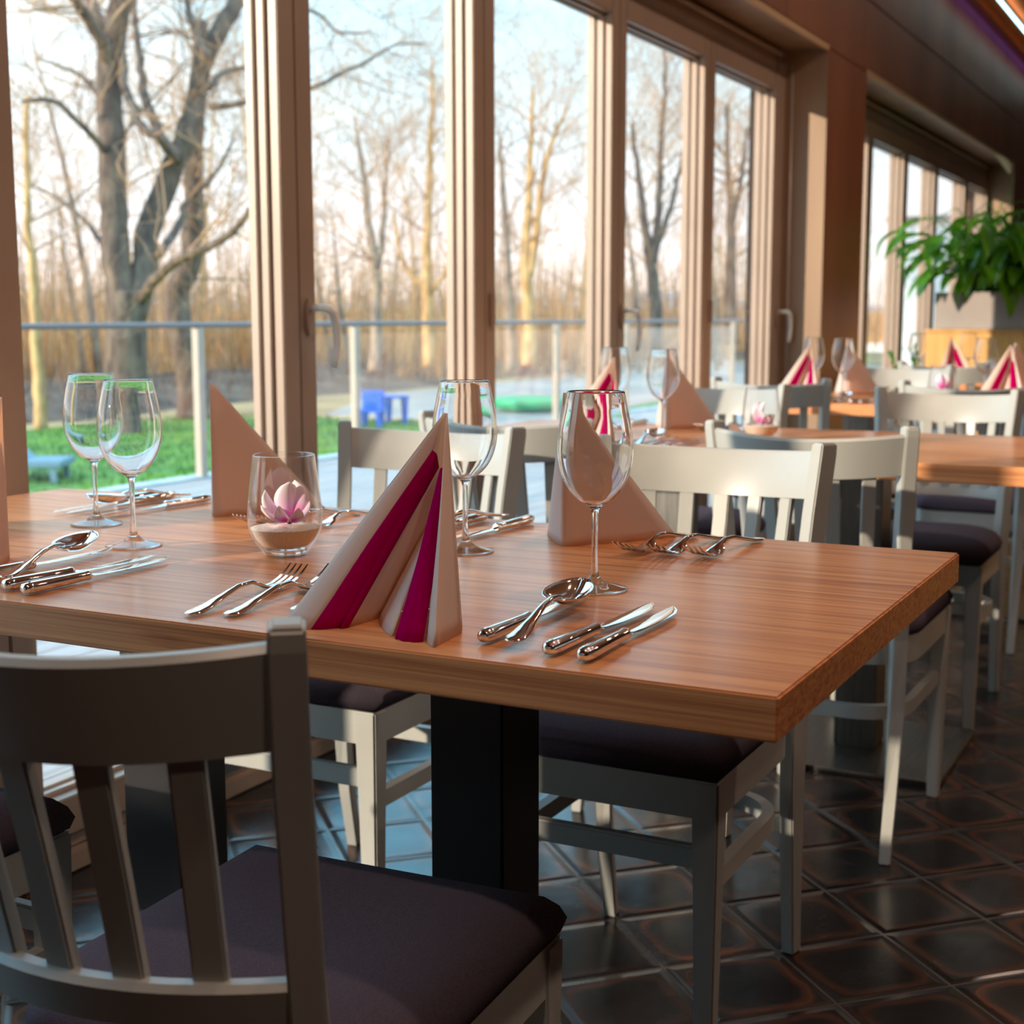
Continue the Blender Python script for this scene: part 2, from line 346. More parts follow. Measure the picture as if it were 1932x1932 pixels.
def leaf(n, x0, x1, zt, zb=.15, top=2.18, handle=None, hinge_x=None, st=.0635, lo=.03):
    e = empty('window_%d' % n, ((x0+x1)/2, YF, 0)); e['kind'] = 'structure'
    P = Matrix.Translation((-(x0+x1)/2, -YF, 0))
    def par(o):
        o.parent = e; o.matrix_parent_inverse = P
        return o
    f = MB()   # sash: stiles and rails, stepped towards the glass
    g = .0015
    f.box(x0+g, x0+st, YF, YG+.04, lo+.045, top-.052); f.box(x1-st, x1-g, YF, YG+.04, lo+.045, top-.052)
    f.box(x0+st, x1-st, YF, YG+.04, zt, top-.052); f.box(x0+st, x1-st, YF, YG+.04, lo+.045, zb)
    par(f.build('sash', M['frame'], None, bevel=.0025))
    b = MB()   # glazing beads on both sides
    for y0, y1 in ((YG-.022, YG-.006), (YG+.01, YG+.03)):
        b.box(x0+st-.001, x0+st+.010, y0, y1, zb, zt); b.box(x1-st-.010, x1-st+.001, y0, y1, zb, zt)
        b.box(x0+st, x1-st, y0, y1, zt-.010, zt+.001); b.box(x0+st, x1-st, y0, y1, zb-.001, zb+.010)
    par(b.build('glazing_bead', M['frame'], None, bevel=.002))
    par(MB().box(x0+st-.01, x1-st+.01, YG-.003, YG+.003, zb-.01, zt+.01).build('pane', M['pane'], None))
    fr = MB(); fr.box(x0, x1, YF+.012, YG+.06, top-.048, top+.052); fr.box(x0, x1, YF-.004, YG+.06, .001, lo+.012); fr.box(x0, x1, YF+.012, YG+.06, lo+.014, lo+.042)
    par(fr.build('window_frame', M['frame'], None, bevel=.003))
    par(MB().tube([(x0, YF-.004, top+.028), (x1, YF-.004, top+.028)], .012, 10).build('blind_rail', M['frame'], None, smooth=.8))
    q = Vector((x0+x1, 0, 0))
    if handle:
        k = len(e.children)
        lever(None, handle, 1.055)
        for o in bpy.data.objects:
            if o.parent is None and o.name.split('.')[0] in ('handle', 'handle_rose') and 'kind' not in o: par(o)
    if hinge_x:
        hinge(None, hinge_x, 1.075)
        for o in bpy.data.objects:
            if o.parent is None and o.name.split('.')[0] == 'hinge': par(o)
    return e
sp = [.0, .905, 1.80, 2.698, 3.589, 4.542, 5.440, 6.346]
for i, (a, b) in enumerate(zip(sp[:-1], sp[1:])):
    h = {2: None, 3: 2.708, 5: 4.562, 6: None}.get(i)
    hx = None; st = .0635
    e = leaf(i+1, a, b, 2.05, handle={3: 2.726, 5: 4.566, 6: 6.375}.get(i), hinge_x={2: 1.786, 4: 3.62, 6: 5.47}.get(i))
# solid jamb filling the last bit next to the pier
struct(MB().box(6.346, 6.444, YF+.002, YG+.06, 0, 2.235), 'trim_1', M['frame'])
c_ = MB().tube([(6.436, YF-.035, .35), (6.434, YF-.032, 2.17)], .0035, 8).build('blind_cord', M['steel2'], None, smooth=3)
tag(c_, 'thin blind pull cord hanging beside the last leaf before the pier', 'cord')
n = len(sp)
sp2 = [7.15, 8.06, 8.97, 9.90, 11.0, 11.95]
for i, (a, b) in enumerate(zip(sp2[:-1], sp2[1:])):
    leaf(n+i, a, b, 2.03, zb=.42, lo=.26, st=.06)
# apron wall and sill below the second window
struct(MB().box(N2a, N2b, YF-.02, 2.06, 0, .26), 'wall_sill', M['ply'])
struct(MB().box(N2a, N2b, YW+.03, YF-.022, .40, .43), 'trim_2', M['frame'], bevel=.004)

# ------------------------------------------------------------------ ceiling light strips
LEDY = 1.533
t = empty('light_strip', (9, LEDY, CZ-.05)); tag(t, 'thin cyan-white light strip running along under the wooden ceiling', 'ceiling light')
o = MB().box(-5, 5, -.012, .012, -.008, 0).build('diffuser', M['led'], t)
MB().box(-5.01, 5.01, -.02, -.012, -.010, .012).box(-5.01, 5.01, .012, .02, -.010, .012).build('channel', M['steel2'], t)
MB().box(-5, 5, -.012, .012, .002, .008).build('added_uplight', M['warmfill'], t)  # added glowing strip on top, put in only to brighten the wooden ceiling
for hx in (-4.6, 0, 4.6): MB().box(hx, hx+.02, -.003, .003, .008, .049).build('hanger', M['steel2'], t)
t = empty('cove_light', (10, 1.70, CZ)); tag(t, 'violet light strip tucked in the corner between panelled wall and ceiling', 'ceiling light')
MB().box(-2.6, 3.2, -.01, .01, -.02, 0).build('diffuser', M['ledp'], t)
MB().box(-2.6, 3.2, -.035, -.015, -.05, 0).build('cover_strip', M['ceil'], t)

k = 0
for x in (.2, 2.2, 4.2, 6.2):
    for y in (.3, -1.6):
        t = empty('downlight', (x, y, CZ)); tag(t, 'round warm recessed downlight in the wooden ceiling above the room', 'ceiling light', 'recessed downlights')
        MB().lathe([(.055, 0), (.075, 0), (.075, -.006), (.06, -.008), (.055, -.004)], 24).build('trim_ring', M['steel2'], t, smooth=.6)
        ld = bpy.data.lights.new('bulb', 'AREA'); ld.shape = 'DISK'; ld.size = .10; ld.energy = 6.5; ld.color = (1, .73, .56)
        lo_ = bpy.data.objects.new('bulb', ld); COL.objects.link(lo_); lo_.parent = t; lo_.location = (0, 0, -.010)
# ------------------------------------------------------------------ tables
def make_table(x0, y1=1.89, legs=(.81, 1.305)):
    t = empty('dining_table', (x0+.398, 1.1, 0))
    ox, oy = x0+.398, 1.1
    MB().box(x0-ox, x0+.796-ox, .324-oy, y1-oy, .711, .75).build('tabletop', M['oak'], t, bevel=.002)
    for ly in legs:
        b = MB().box(-.24, .24, ly-oy-.24, ly-oy+.24, 0, .012).build('base_plate', M['plate'], t, bevel=.002)
        MB().box(-.05, .05, ly-oy-.05, ly-oy+.05, .012, .70).build('column', M['black'] if x0 < 2 else M['plate'], t, bevel=.003)
        MB().box(-.20, .20, ly-oy-.06, ly-oy+.06, .70, .711).build('mounting_plate', M['black'], t)
    return t
TX = [1.09, 3.02, 4.95, 6.88]
TN = ['front table', 'second table', 'third table', 'fourth table']
tl = ['oak dining table nearest the camera, fully set for four', 'oak dining table second from the camera with a bare aisle end',
      'oak dining table third from the camera, level with the last tall window leaf', 'oak dining table farthest from the camera in front of the plant booth']
for i, x in enumerate(TX):
    t = make_table(x, 1.89 if i < 3 else 1.70, (.81, 1.305) if i != 3 else (.75, 1.3))
    tag(t, tl[i], 'table', 'oak dining tables in a row along the windows')

# ------------------------------------------------------------------ chairs
def seat_plan(f, b, hf, hb, r, n=9):
    """outline of the seat, front at +x, rounded back"""
    pts = [(f, -hf), (f, hf)]
    def arc(cx, cy, a0, a1):
        return [(cx+r*cos(a0+(a1-a0)*k/n), cy+r*sin(a0+(a1-a0)*k/n)) for k in range(n+1)]
    pts += arc(b+r, hb-r, pi/2, pi); pts += arc(b+r, -hb+r, pi, 3*pi/2)
    return pts
def make_chair():
    C = empty('dining_chair'); pm = M['paint']
    S = math.radians(33)
    # front legs
    for s in (-1, 1):
        y = s*.17; rs = []
        for z, k in ((0, .0125), (.25, .0165), (.41, .0195), (.432, .0195)):
            cx = .205 - (.0195-k)*.3; rs.append([(cx-k, y-k, z), (cx+k, y-k, z), (cx+k, y+k, z), (cx-k, y+k, z)])
        MB().rings(rs).build('leg', pm, C, bevel=.003)
    # back posts, turned to follow the curve of the back
    prof = [(0, -.238, .164, .014), (.12, -.218, .166, .0155), (.30, -.203, .168, .0175), (.44, -.205, .169, .018), (.58, -.226, .173, .0175), (.74, -.250, .181, .0175), (.835, -.264, .188, .0172), (.850, -.265, .189, .0165), (.8535, -.264, .189, .0145)]
    for s in (-1, 1):
        rs = []
        for z, x, y, k in prof:
            a = S*s * (0.35 + .65*min(1, max(0, (z-.1)/.45)))
            dx, dy = k, k*.78
            ca, sa = cos(-a), sin(-a)
            rs.append([(x+px*ca-py*sa, s*y+px*sa+py*ca, z) for px, py in ((-dx, -dy), (dx, -dy), (dx, dy), (-dx, dy))])
        MB().rings(rs).build('back_post', pm, C, bevel=.0035, seg=2)
    # curved rails
    def arcx(y, h, sag): return -sag*(1-(y/h)**2)
    def rail(name, z0, z1, xb, h, sag, th, topdip=0, lift=0):
        def ring(y):
            x = xb+arcx(y, h, sag); q = (y/h)**2; slope = 2*sag*y/h**2; nrm = Vector((1, -slope, 0)).normalized()
            za, zb = z0+lift*q, z1+lift*q
            lean = -.016*(z1-z0)/.07
            out = []
            for px, pz, lx in ((-th/2, za, 0), (th/2, za, 0), (th/2, zb-.005, lean), (th/4, zb, lean), (-th/4, zb, lean), (-th/2, zb-.005, lean)):
                out.append((x+lx+nrm.x*px, y+nrm.y*px, pz))
            return out
        return MB().rings([ring(h*(-1+2*i/16)) for i in range(17)]).build(name, pm, C, smooth=.6)
    rail('top_rail', .754, .830, -.252, .184, .074, .020, lift=.010)
    rail('lower_rail', .548, .583, -.226, .170, .056, .020)
    for k in range(5):
        q = (-2+k)/3
        yt, yb = q*.184, q*.170
        rs = []
        for z, f in ((.575, 0), (.66, .45), (.76, 1)):
            y = yb+(yt-yb)*f; hh = .170+.014*f; sag = .056+.018*f
            x = (-.226-.024*f)+arcx(y, hh, sag); sl = 2*sag*y/hh**2; nv = Vector((1, -sl, 0)).normalized(); tv = Vector((sl, 1, 0)).normalized()
            rs.append([(x+nv.x*a*.006+tv.x*b*.0128, y+nv.y*a*.006+tv.y*b*.0128, z) for a, b in ((-1, -1), (1, -1), (1, 1), (-1, 1))])
        MB().rings(rs).build('slat', pm, C, bevel=.002)
    # seat frame: ring
    po = seat_plan(.222, -.192, .186, .186, .11); pi_ = seat_plan(.200, -.172, .166, .166, .095)
    a = MB(); n_ = len(po)
    a.rings([[(x, y, .378) for x, y in po], [(x, y, .432) for x, y in po], [(x, y, .432) for x, y in pi_], [(x, y, .378) for x, y in pi_], [(x, y, .378) for x, y in po]], cap=False)
    a.build('seat_frame', pm, C, smooth=.5)
    # cushion
    rs = []
    for z, ins in ((.430, .012), (.434, .001), (.448, -.004), (.462, .002), (.474, .014), (.483, .036), (.489, .066), (.492, .10)):
        p = seat_plan(.224-ins, -.194+ins, .188-ins, .188-ins, max(.012, .112-ins)); rs.append([(x*1.0, y, z) for x, y in p])
    MB().rings(rs).build('seat_cushion', M['seat'], C, smooth=3)
    # stretchers
    MB().box(.196, .214, -.155, .155, .302, .334).build('front_stretcher', pm, C, bevel=.003)
    out = []
    r = .10; f = .19; b = -.168; h = .166
    path = [(f, -h)] + [(b+r+r*cos(t_), -h+r+r*sin(t_)) for t_ in [3*pi/2 - pi/2*k/8 for k in range(9)]] + [(b+r+r*cos(t_), h-r+r*sin(t_)) for t_ in [pi - pi/2*k/8 for k in range(9)]] + [(f, h)]
    for i, p in enumerate(path):
        a_ = Vector(path[max(i-1, 0)]); b_ = Vector(path[min(i+1, len(path)-1)]); t_ = (b_-a_).normalized(); nn = Vector((t_.y, -t_.x))
        out.append([(p[0]+nn.x*.009, p[1]+nn.y*.009, .262), (p[0]+nn.x*.009, p[1]+nn.y*.009, .290), (p[0]-nn.x*.009, p[1]-nn.y*.009, .290), (p[0]-nn.x*.009, p[1]-nn.y*.009, .262)])
    MB().rings(out).build('curved_stretcher', pm, C, smooth=.6)
    return C
chair = make_chair()
# (x, y, facing, label)
CH = [
 (1.012, .766, radians(3), 'grey slatted chair in the lower left foreground, seen from behind'),
 (1.012, 1.44, 0, 'grey chair beyond the foreground chair, same side of the front table'),
 (1.985, .792, pi, 'grey chair at far side of front table, nearest the aisle'),
 (2.062, 1.39, pi, 'grey chair at far side of front table, nearest the window'),
 (2.922, .742, 0, 'grey chair at near side of second table, nearest the aisle'),
 (2.922, 1.40, 0, 'grey chair at near side of second table, nearest the window'),
 (3.875, .762, pi, 'grey chair at far side of second table, nearest the aisle'),
 (3.90, 1.43, pi, 'grey chair at far side of second table, nearest the window'),
 (4.852, .79, 0, 'grey chair at near side of third table, nearest the aisle'),
 (4.86, 1.42, 0, 'grey chair at near side of third table, nearest the window'),
 (5.82, .77, pi, 'grey chair at far side of third table, nearest the aisle'),
 (5.83, 1.30, pi, 'grey chair at far side of third table, nearest the window'),
 (6.80, 1.22, 0, 'grey chair at near side of fourth table, nearest the window'),
 (6.78, .60, 0, 'grey chair at near side of fourth table, nearest the aisle'),
]
for x, y, a, l in CH:
    inst(chair, 'chair', (x, y, 0), a, l, 'chair', 'grey slatted dining chairs at the tables')

# ------------------------------------------------------------------ cutlery
def loft(mb, secs, n=12, e=2.4):
    """secs: (x, y, z, half width, half height) superellipse rings along x"""
    rs = []
    for x, y, z, a, b in secs:
        r = []
        for j in range(n):
            t_ = 2*pi*j/n; c, s_ = cos(t_), sin(t_)
            r.append((x, y+a*(abs(c)**(2/e))*(1 if c > 0 else -1), z+b*(abs(s_)**(2/e))*(1 if s_ > 0 else -1)))
        rs.append(r)
    return mb.rings(rs)
def make_knife():
    t = empty('table_knife')
    loft(MB(), [(0, 0, .0075, .004, .003), (.002, 0, .0075, .0068, .0058), (.012, 0, .0075, .0082, .007), (.06, 0, .0072, .0072, .0062), (.092, 0, .007, .0058, .0055), (.097, 0, .007, .0068, .006), (.100, 0, .007, .0066, .006), (.103, 0, .007, .0045, .0045)]).build('handle', M['steel'], t, smooth=.9)
    b = MB(); rs = []
    for x, lo, hi, th in ((.100, -.004, .004, .0022), (.110, -.005, .005, .0016), (.118, -.008, .0065, .0011), (.15, -.0105, .007, .001), (.19, -.0115, .0072, .0009), (.215, -.010, .0070, .0008), (.232, -.005, .0066, .0006), (.243, .001, .006, .0004), (.248, .0045, .0055, .0003)):
        rs.append([(x, lo, .006), (x, (lo+hi)/2, .006-th), (x, hi, .006), (x, (lo+hi)/2, .006+th)])
    b.rings(rs).build('blade', M['steel'], t, smooth=.5)
    return t
def make_spoon():
    t = empty('table_spoon')
    secs = [(0, 0, .003, .003, .0012), (.003, 0, .003, .0080, .0018), (.012, 0, .0035, .0105, .0022), (.03, 0, .005, .0090, .0024), (.06, 0, .010, .0055, .0026), (.09, 0, .0165, .0036, .0026), (.115, 0, .0185, .0030, .0026), (.130, 0, .0175, .0032, .0026), (.140, 0, .0155, .0045, .0022)]
    loft(MB(), secs).build('handle', M['steel'], t, smooth=.9)
    def fn(u, v):
        th = 2*pi*v; r = u
        x = .176 + r*cos(th)*.040; y = r*sin(th)*.0250*(1-.14*cos(th))
        z = .0165 + .0035*cos(th)*r - .0130*(1-r**2.2)
        return (x, y, z)
    MB().grid(fn, 10, 36).build('bowl', M['steel'], t, smooth=3, solid=.0012)
    return t
def make_fork():
    t = empty('table_fork')
    secs = [(0, 0, .003, .003, .0012), (.003, 0, .003, .0078, .0018), (.012, 0, .0035, .0102, .0022), (.03, 0, .005, .0088, .0024), (.06, 0, .0105, .0052, .0026), (.09, 0, .0165, .0034, .0026), (.115, 0, .0170, .0030, .0026), (.128, 0, .0125, .0045, .0022), (.137, 0, .0080, .0105, .0016), (.148, 0, .0044, .0132, .0013), (.157, 0, .0034, .0136, .0012)]
    loft(MB(), secs).build('handle', M['steel'], t, smooth=.9)
    b = MB()
    for k in range(4):
        y = (-1.5+k)*.0076
        pts = [(.154, .0034), (.172, .0040), (.188, .0078), (.203, .0140), (.214, .0205)]
        b.rings([[(x, y-w_, z-.001), (x, y+w_, z-.001), (x, y+w_, z+.001), (x, y-w_, z+.001)] for (x, z), w_ in zip(pts, (.0026, .0023, .0020, .0016, .0009))])
    b.build('tines', M['steel'], t, smooth=.6)
    return t
knife, spoon, fork = make_knife(), make_spoon(), make_fork()

# ------------------------------------------------------------------ glassware
def dens(p, n):
    out = []
    for i in range(len(p)-1):
        a, b, c, d = p[max(i-1, 0)], p[i], p[i+1], p[min(i+2, len(p)-1)]
        for k in range(n):
            t_ = k/n; out.append(tuple(max(0.0001, .5*(2*b[j]+(c[j]-a[j])*t_+(2*a[j]-5*b[j]+4*c[j]-d[j])*t_*t_+(3*b[j]-a[j]-3*c[j]+d[j])*t_**3)) for j in (0, 1)))
    return out+[p[-1]]
def make_wineglass():
    t = empty('wine_glass')
    outer = [(.0, .0012), (.033, .0), (.0368, .0008), (.0372, .0020), (.034, .0030), (.024, .0055), (.013, .0090), (.0065, .0150), (.0042, .0230), (.0035, .035), (.0034, .06), (.0037, .082), (.0050, .091), (.0100, .0965), (.0200, .1030), (.0300, .1140), (.0375, .1290), (.0415, .1460), (.0422, .1600), (.0405, .1800), (.0365, .2010), (.0322, .2215), (.0317, .2228), (.0310, .2222)]
    inner = [(.0352, .2010), (.0393, .1800), (.0410, .1600), (.0403, .1460), (.0363, .1296), (.0288, .1150), (.0190, .1046), (.0095, .0988), (.0001, .0975)]
    MB().lathe(dens(outer[1:-3], 4)+outer[-3:]+[(.0313, .2210)]+dens(inner, 4), 64).build('bowl_and_stem', M['glass'], t, smooth=3)
    return t
def make_tumbler():
    t = empty('decorative_tumbler')
    prof = [(.0001, .0005), (.0240, .0), (.0275, .0010), (.0310, .0060), (.0400, .0180), (.0465, .0340), (.0482, .0480), (.0470, .0680), (.0440, .0930), (.0405, .1220), (.0398, .1290), (.0390, .1296), (.0384, .1290),
            (.0392, .1220), (.0427, .0930), (.0456, .0680), (.0468, .0480), (.0450, .0345), (.0385, .0200), (.0290, .0110), (.0150, .0095), (.0001, .0090)]
    MB().lathe(dens(prof[:11], 4)[:-1]+prof[10:14]+dens(prof[13:], 4)[1:], 64).build('glass_vessel', M['thin'], t, smooth=3)
    MB().lathe([(.0001, .0012), (.0235, .0010), (.0272, .0022), (.0285, .0050), (.0255, .0082), (.0150, .0086), (.0001, .0085)], 40).build('glass_base', M['glass'], t, smooth=3)
    # sand filling with uneven top
    pr = [(.0001, .0094), (.0149, .0098), (.0286, .0114), (.0380, .0204), (.0444, .0345), (.0448, .0350)]
    mb = MB(); n_ = 40; rs = [[(r*cos(2*pi*j/n_), r*sin(2*pi*j/n_), z) for j in range(n_)] for r, z in pr]
    for k in range(1, 8):
        r = .0448*(1-k/8); rs.append([(r*cos(2*pi*j/n_), r*sin(2*pi*j/n_), .0350+.0035*noise.noise(Vector((r*60*cos(2*pi*j/n_), r*60*sin(2*pi*j/n_), 3)))+.002*(k/8)) for j in range(n_)])
    s_ = mb.rings(rs).build('sand', M['sand'], t, smooth=3)
    return t
def make_flower():
    t = empty('magnolia_flower')
    rnd = random.Random(4)
    for k, (az, tilt, ln, wd) in enumerate([(165, 55, .050, .018), (115, 12, .050, .019), (60, 30, .052, .020), (20, 62, .036, .012), (200, 74, .042, .013), (300, 70, .034, .012), (250, 66, .036, .012), (340, 78, .030, .010)]):
        A, T_ = radians(az), radians(tilt)
        ax = Vector((cos(A)*sin(T_), sin(A)*sin(T_), cos(T_))); side = Vector((-sin(A), cos(A), 0)); nr = side.cross(ax)
        mb = MB(); nu, nv = 12, 6
        def fn(u, v):
            w_ = wd*(sin(pi*min(1, u*.93+.03))**.75)*(.55+.6*u) if u < .999 else .0006
            q = (v-.5)*2
            c = ax*(ln*u) - nr*(ln*.28*u*u) + side*(q*w_) + nr*(q*q*w_*.55) 
            return c
        o = mb.grid(fn, nu, nv).build('petal', M['petal'], t, smooth=3, solid=.0006)
        at_ = o.data.attributes.new('along', 'FLOAT', 'POINT')
        for i in range(nu+1):
            for j in range(nv+1): at_.data[i*(nv+1)+j].value = min(1, i/nu*.95 + .1*abs(j/nv-.5)*2 + (.12 if k == 1 else 0))
    MB().lathe([(.0002, -.004), (.003, -.003), (.0036, 0), (.002, .004), (.0002, .006)], 12).build('flower_base', M['potsoil'], t, smooth=3)
    return t
wine, tumb, flower = make_wineglass(), make_tumbler(), make_flower()

# ------------------------------------------------------------------ napkins: standing fold, open side towards -x, upright ridge at the origin
def make_napkin():
    t = empty('folded_napkin')
    Hn = .205
    # outer sheet (the two backs): long arm (+y) and short arm (-y)
    A = Vector((0, 0, Hn)); R0 = Vector((0, 0, 0)); Lg = Vector((-.150, .104, 0)); Sh = Vector((-.104, -.074, 0))
    def tri(P, side):
        def fn(u, v):   # u up the ridge, v out along the arm
            top = A + (P-A)*v*.0
            a = R0.lerp(A, u); b = P.lerp(A + Vector((P.x*.02, P.y*.02, 0)), u)
            c = a.lerp(b, v); bow = Vector((P.y, -P.x, 0)).normalized()*side*.006*sin(pi*v)*(1-u)
            return c+bow
        return fn
    MB().grid(tri(Lg, 1), 16, 8).grid(tri(Sh, -1), 16, 8).build('back_sheet', M['napkin'], t, smooth=.8, solid=.0012)
    # pleated front: folds start just under the peak
    def pleat(base, tops, name, m, bulge=.0):
        mb = MB()
        def fn(u, v):
            k = v*(len(base)-1); i = min(int(k), len(base)-2); f = k-i
            b = Vector((*base[i], 0)).lerp(Vector((*base[i+1], 0)), f); tt = Vector(tops[i]).lerp(Vector(tops[i+1]), f)
            c = b.lerp(tt, u); c.x -= bulge*sin(pi*f)*(1-u); 
            return c
        return mb.grid(fn, 14, (len(base)-1)*6).build(name, m, t, smooth=.9, solid=.0011)
    topc = (-.012, .002, Hn-.004)
    # cream outer lip on the long side
    pleat([(-.150, .104), (-.156, .066)], [(-.004, .001, Hn-.002), (-.020, .006, .166)], 'cream_pleat', M['napkin'], .006)
    pleat([(-.156, .068), (-.138, .044), (-.132, .038)], [(-.020, .006, .168), (-.018, .002, .164), (-.016, .001, .150)], 'magenta_pleat', M['magenta'], .005)
    pleat([(-.134, .042), (-.084, .034)], [(-.016, .001, .150), (-.014, -.003, .120)], 'cream_pleat', M['napkin'], .004)
    pleat([(-.084, .034), (-.147, -.022)], [(-.014, -.003, .120), (-.026, -.006, .116)], 'cream_pleat', M['napkin'], .004)
    pleat([(-.146, -.026), (-.154, -.034), (-.157, -.048), (-.152, -.060)], [(-.024, -.004, .118), (-.026, -.007, .150), (-.026, -.012, .152), (-.022, -.016, .140)], 'magenta_pleat', M['magenta'], .003)
    pleat([(-.138, -.056), (-.168, -.082), (-.104, -.074)], [(-.022, -.014, .165), (-.006, -.002, Hn-.001), (-.002, -.001, Hn-.001)], 'cream_pleat', M['napkin'], .004)
    return t
nap = make_napkin()

# ------------------------------------------------------------------ laying the tables
TOP = .7505
def lay(kind, x, y, rz, label, dz=0, tilt=None):
    proto, cat, grp = {'knife': (knife, 'knife', 'steel table knives'), 'spoon': (spoon, 'spoon', 'steel table spoons'), 'fork': (fork, 'fork', 'steel table forks'),
                       'glass': (wine, 'wine glass', 'stemmed wine glasses'), 'napkin': (nap, 'napkin', 'folded cream and magenta napkins')}[kind]
    return inst(proto, kind, (x, y, TOP+dz), rz, label, cat, grp, tilt)
def near_set(ti, dx, dy, where, tab, skip=()):
    """setting for a guest with the back to the camera"""
    def L(kind, x, y, a, l, dz=0, tilt=None):
        if kind[0] in skip: return
        lay(kind, x+dx, y+dy, a, l, dz, tilt)
    s = '%s of the %s' % (where, tab)
    L('knife', 1.143, .625, radians(1), 'left knife under the spoon, near side, ' + s)
    L('spoon', 1.128, .587, radians(7.5), 'spoon laid over a knife, near side, ' + s, .0072, (0, radians(-1.2)))
    L('knife', 1.126, .549, radians(-1.5), 'middle knife right of the spoon, near side, ' + s)
    L('knife', 1.118, .511, radians(1), 'outermost knife of the setting, near side, ' + s)
    L('fork', 1.113, .952, radians(4), 'outermost fork of the setting, near side, ' + s)
    L('fork', 1.130, .915, radians(3), 'middle fork of the setting, near side, ' + s)
    L('fork', 1.180, .868, radians(2), 'inner fork beside the napkin, near side, ' + s)
    L('glass', 1.439, .643, 0, 'empty wine glass, near side, ' + s)
def far_set(dx, dy, where, tab, skip=()):
    def L(kind, x, y, a, l, dz=0, tilt=None):
        if kind[0] in skip: return
        lay(kind, x+dx, y+dy, a, l, dz, tilt)
    s = '%s of the %s' % (where, tab)
    L('knife', 1.872, 1.052, pi+radians(1), 'knife under the spoon, far side, ' + s)
    L('spoon', 1.872, .982, pi-radians(7), 'spoon with raised bowl, far side, ' + s, .0072, (0, radians(-1.2)))
    L('knife', 1.872, 1.016, pi-radians(1), 'middle knife of the setting, far side, ' + s)
    L('knife', 1.868, .938, pi-radians(3), 'outermost knife of the setting, far side, ' + s)
    L('fork', 1.856, .676, pi-radians(6), 'fork nearest the napkin, far side, ' + s)
    L('fork', 1.859, .634, pi-radians(6), 'middle fork of the three, far side, ' + s)
    L('fork', 1.866, .585, pi-radians(6), 'last fork towards the aisle, far side, ' + s)
    L('glass', 1.602, .901, 0, 'empty wine glass, far side, ' + s)
def napkin(x, y, a, l): lay('napkin', x, y, a, l)
P = 1.93
T0, T1, T2, T3 = TN
near_set(0, 0, 0, 'aisle end', T0); far_set(0, 0, 'aisle end', T0)
near_set(0, 0, .677, 'window end', T0, 's'); 
lay('spoon', 1.150, 1.252, radians(17), 'spoon laid over a knife, near side, window end of the ' + T0, .0072, (0, radians(-1.2)))
far_set(-.02, .59, 'window end', T0, 'g'); lay('glass', 1.568, 1.509, 0, 'empty wine glass, far side, window end of the ' + T0)
napkin(1.28, .741, 0, 'napkin with magenta pleats facing the camera on the front table')
napkin(1.29, 1.392, 0, 'napkin cut off by the left edge of the picture on the front table')
napkin(1.696, .804, pi, 'cream napkin back behind the large wine glass, far side of the front table')
napkin(1.706, 1.402, pi, 'cream napkin back behind the flower tumbler on the front table')
near_set(1, P, .677, 'window end', T1); far_set(P, .60, 'window end', T1, 'g'); lay('glass', 3.50, 1.509, 0, 'empty wine glass, far side, window end of the ' + T1)
napkin(3.21, 1.385, 0, 'napkin with magenta pleats, window end of the second table')
napkin(3.63, 1.41, pi, 'cream napkin back, window end of the second table')
near_set(1, 2*P, .70, 'window end', T2, 'g'); far_set(2*P, .60, 'window end', T2, 'g'); lay('glass', 5.43, 1.509, 0, 'empty wine glass, far side, window end of the ' + T2)
lay('glass', 5.30, 1.36, 0, 'empty wine glass, near side, window end of the ' + T2)
napkin(5.14, 1.44, 0, 'napkin with magenta pleats, window end of the third table')
napkin(5.56, 1.41, pi, 'cream napkin back, window end of the third table')
napkin(5.14, .741, 0, 'napkin with magenta pleats, aisle end of the third table')
napkin(5.58, .79, pi, 'cream napkin back, aisle end of the third table')
lay('glass', 5.46, .875, 0, 'empty wine glass, far side, aisle end of the ' + T2)
near_set(1, 2*P, 0, 'aisle end', T2, 'g'); 
napkin(7.10, 1.30, radians(25), 'napkin with magenta pleats on the fourth table')
lay('glass', 7.23, 1.24, 0, 'empty wine glass beside the napkin on the ' + T3)
lay('glass', 7.15, 1.47, 0, 'empty wine glass at the window end of the ' + T3)
far_set(3*P, .50, 'window end', T3, 'gf')
for i, (x, y, l) in enumerate(((1.478, 1.098, 'clear tumbler of sand with a pink flower on the front table'), (3.41, 1.075, 'clear tumbler of sand in the middle of the second table'), (5.36, 1.01, 'clear tumbler of sand in the middle of the third table'))):
    inst(tumb, 'tumbler', (x, y, TOP), 0, l, 'vase', 'clear tumblers with sand')
    inst(flower, 'flower', (x+.004, y-.004, TOP+.0425), radians(-60) + (0, 1.2, 2.4)[i], ('pink and white magnolia bloom in the tumbler on the ' + TN[i]), 'flower', 'magnolia blooms in the tumblers')

# ------------------------------------------------------------------ booth with planter
bt = empty('booth_partition', (8.42, .3, 0)); tag(bt, 'pale oak booth partition below the grey planter', 'partition')
MB().box(-.12, .12, -1.6, 1.36, .0, .965).build('oak_panel', M['boothwood'], bt, bevel=.004)
MB().box(-.13, .13, -1.61, 1.37, .965, .98).build('top_cap', M['boothwood'], bt, bevel=.003)
pl = empty('planter_box', (8.44, .4, .982)); tag(pl, 'grey planter box standing on the oak booth partition', 'planter')
bx = MB(); bx.box(-.13, -.115, -1.5, 1.22, 0, .205).box(.115, .13, -1.5, 1.22, 0, .205).box(-.115, .115, -1.5, -1.485, 0, .205).box(-.115, .115, 1.205, 1.22, 0, .205).box(-.115, .115, -1.485, 1.205, 0, .01)
bx.build('box_walls', M['greybox'], pl, bevel=.002); MB().box(-.114, .114, -1.484, 1.204, .01, .17).build('soil', M['potsoil'], pl)
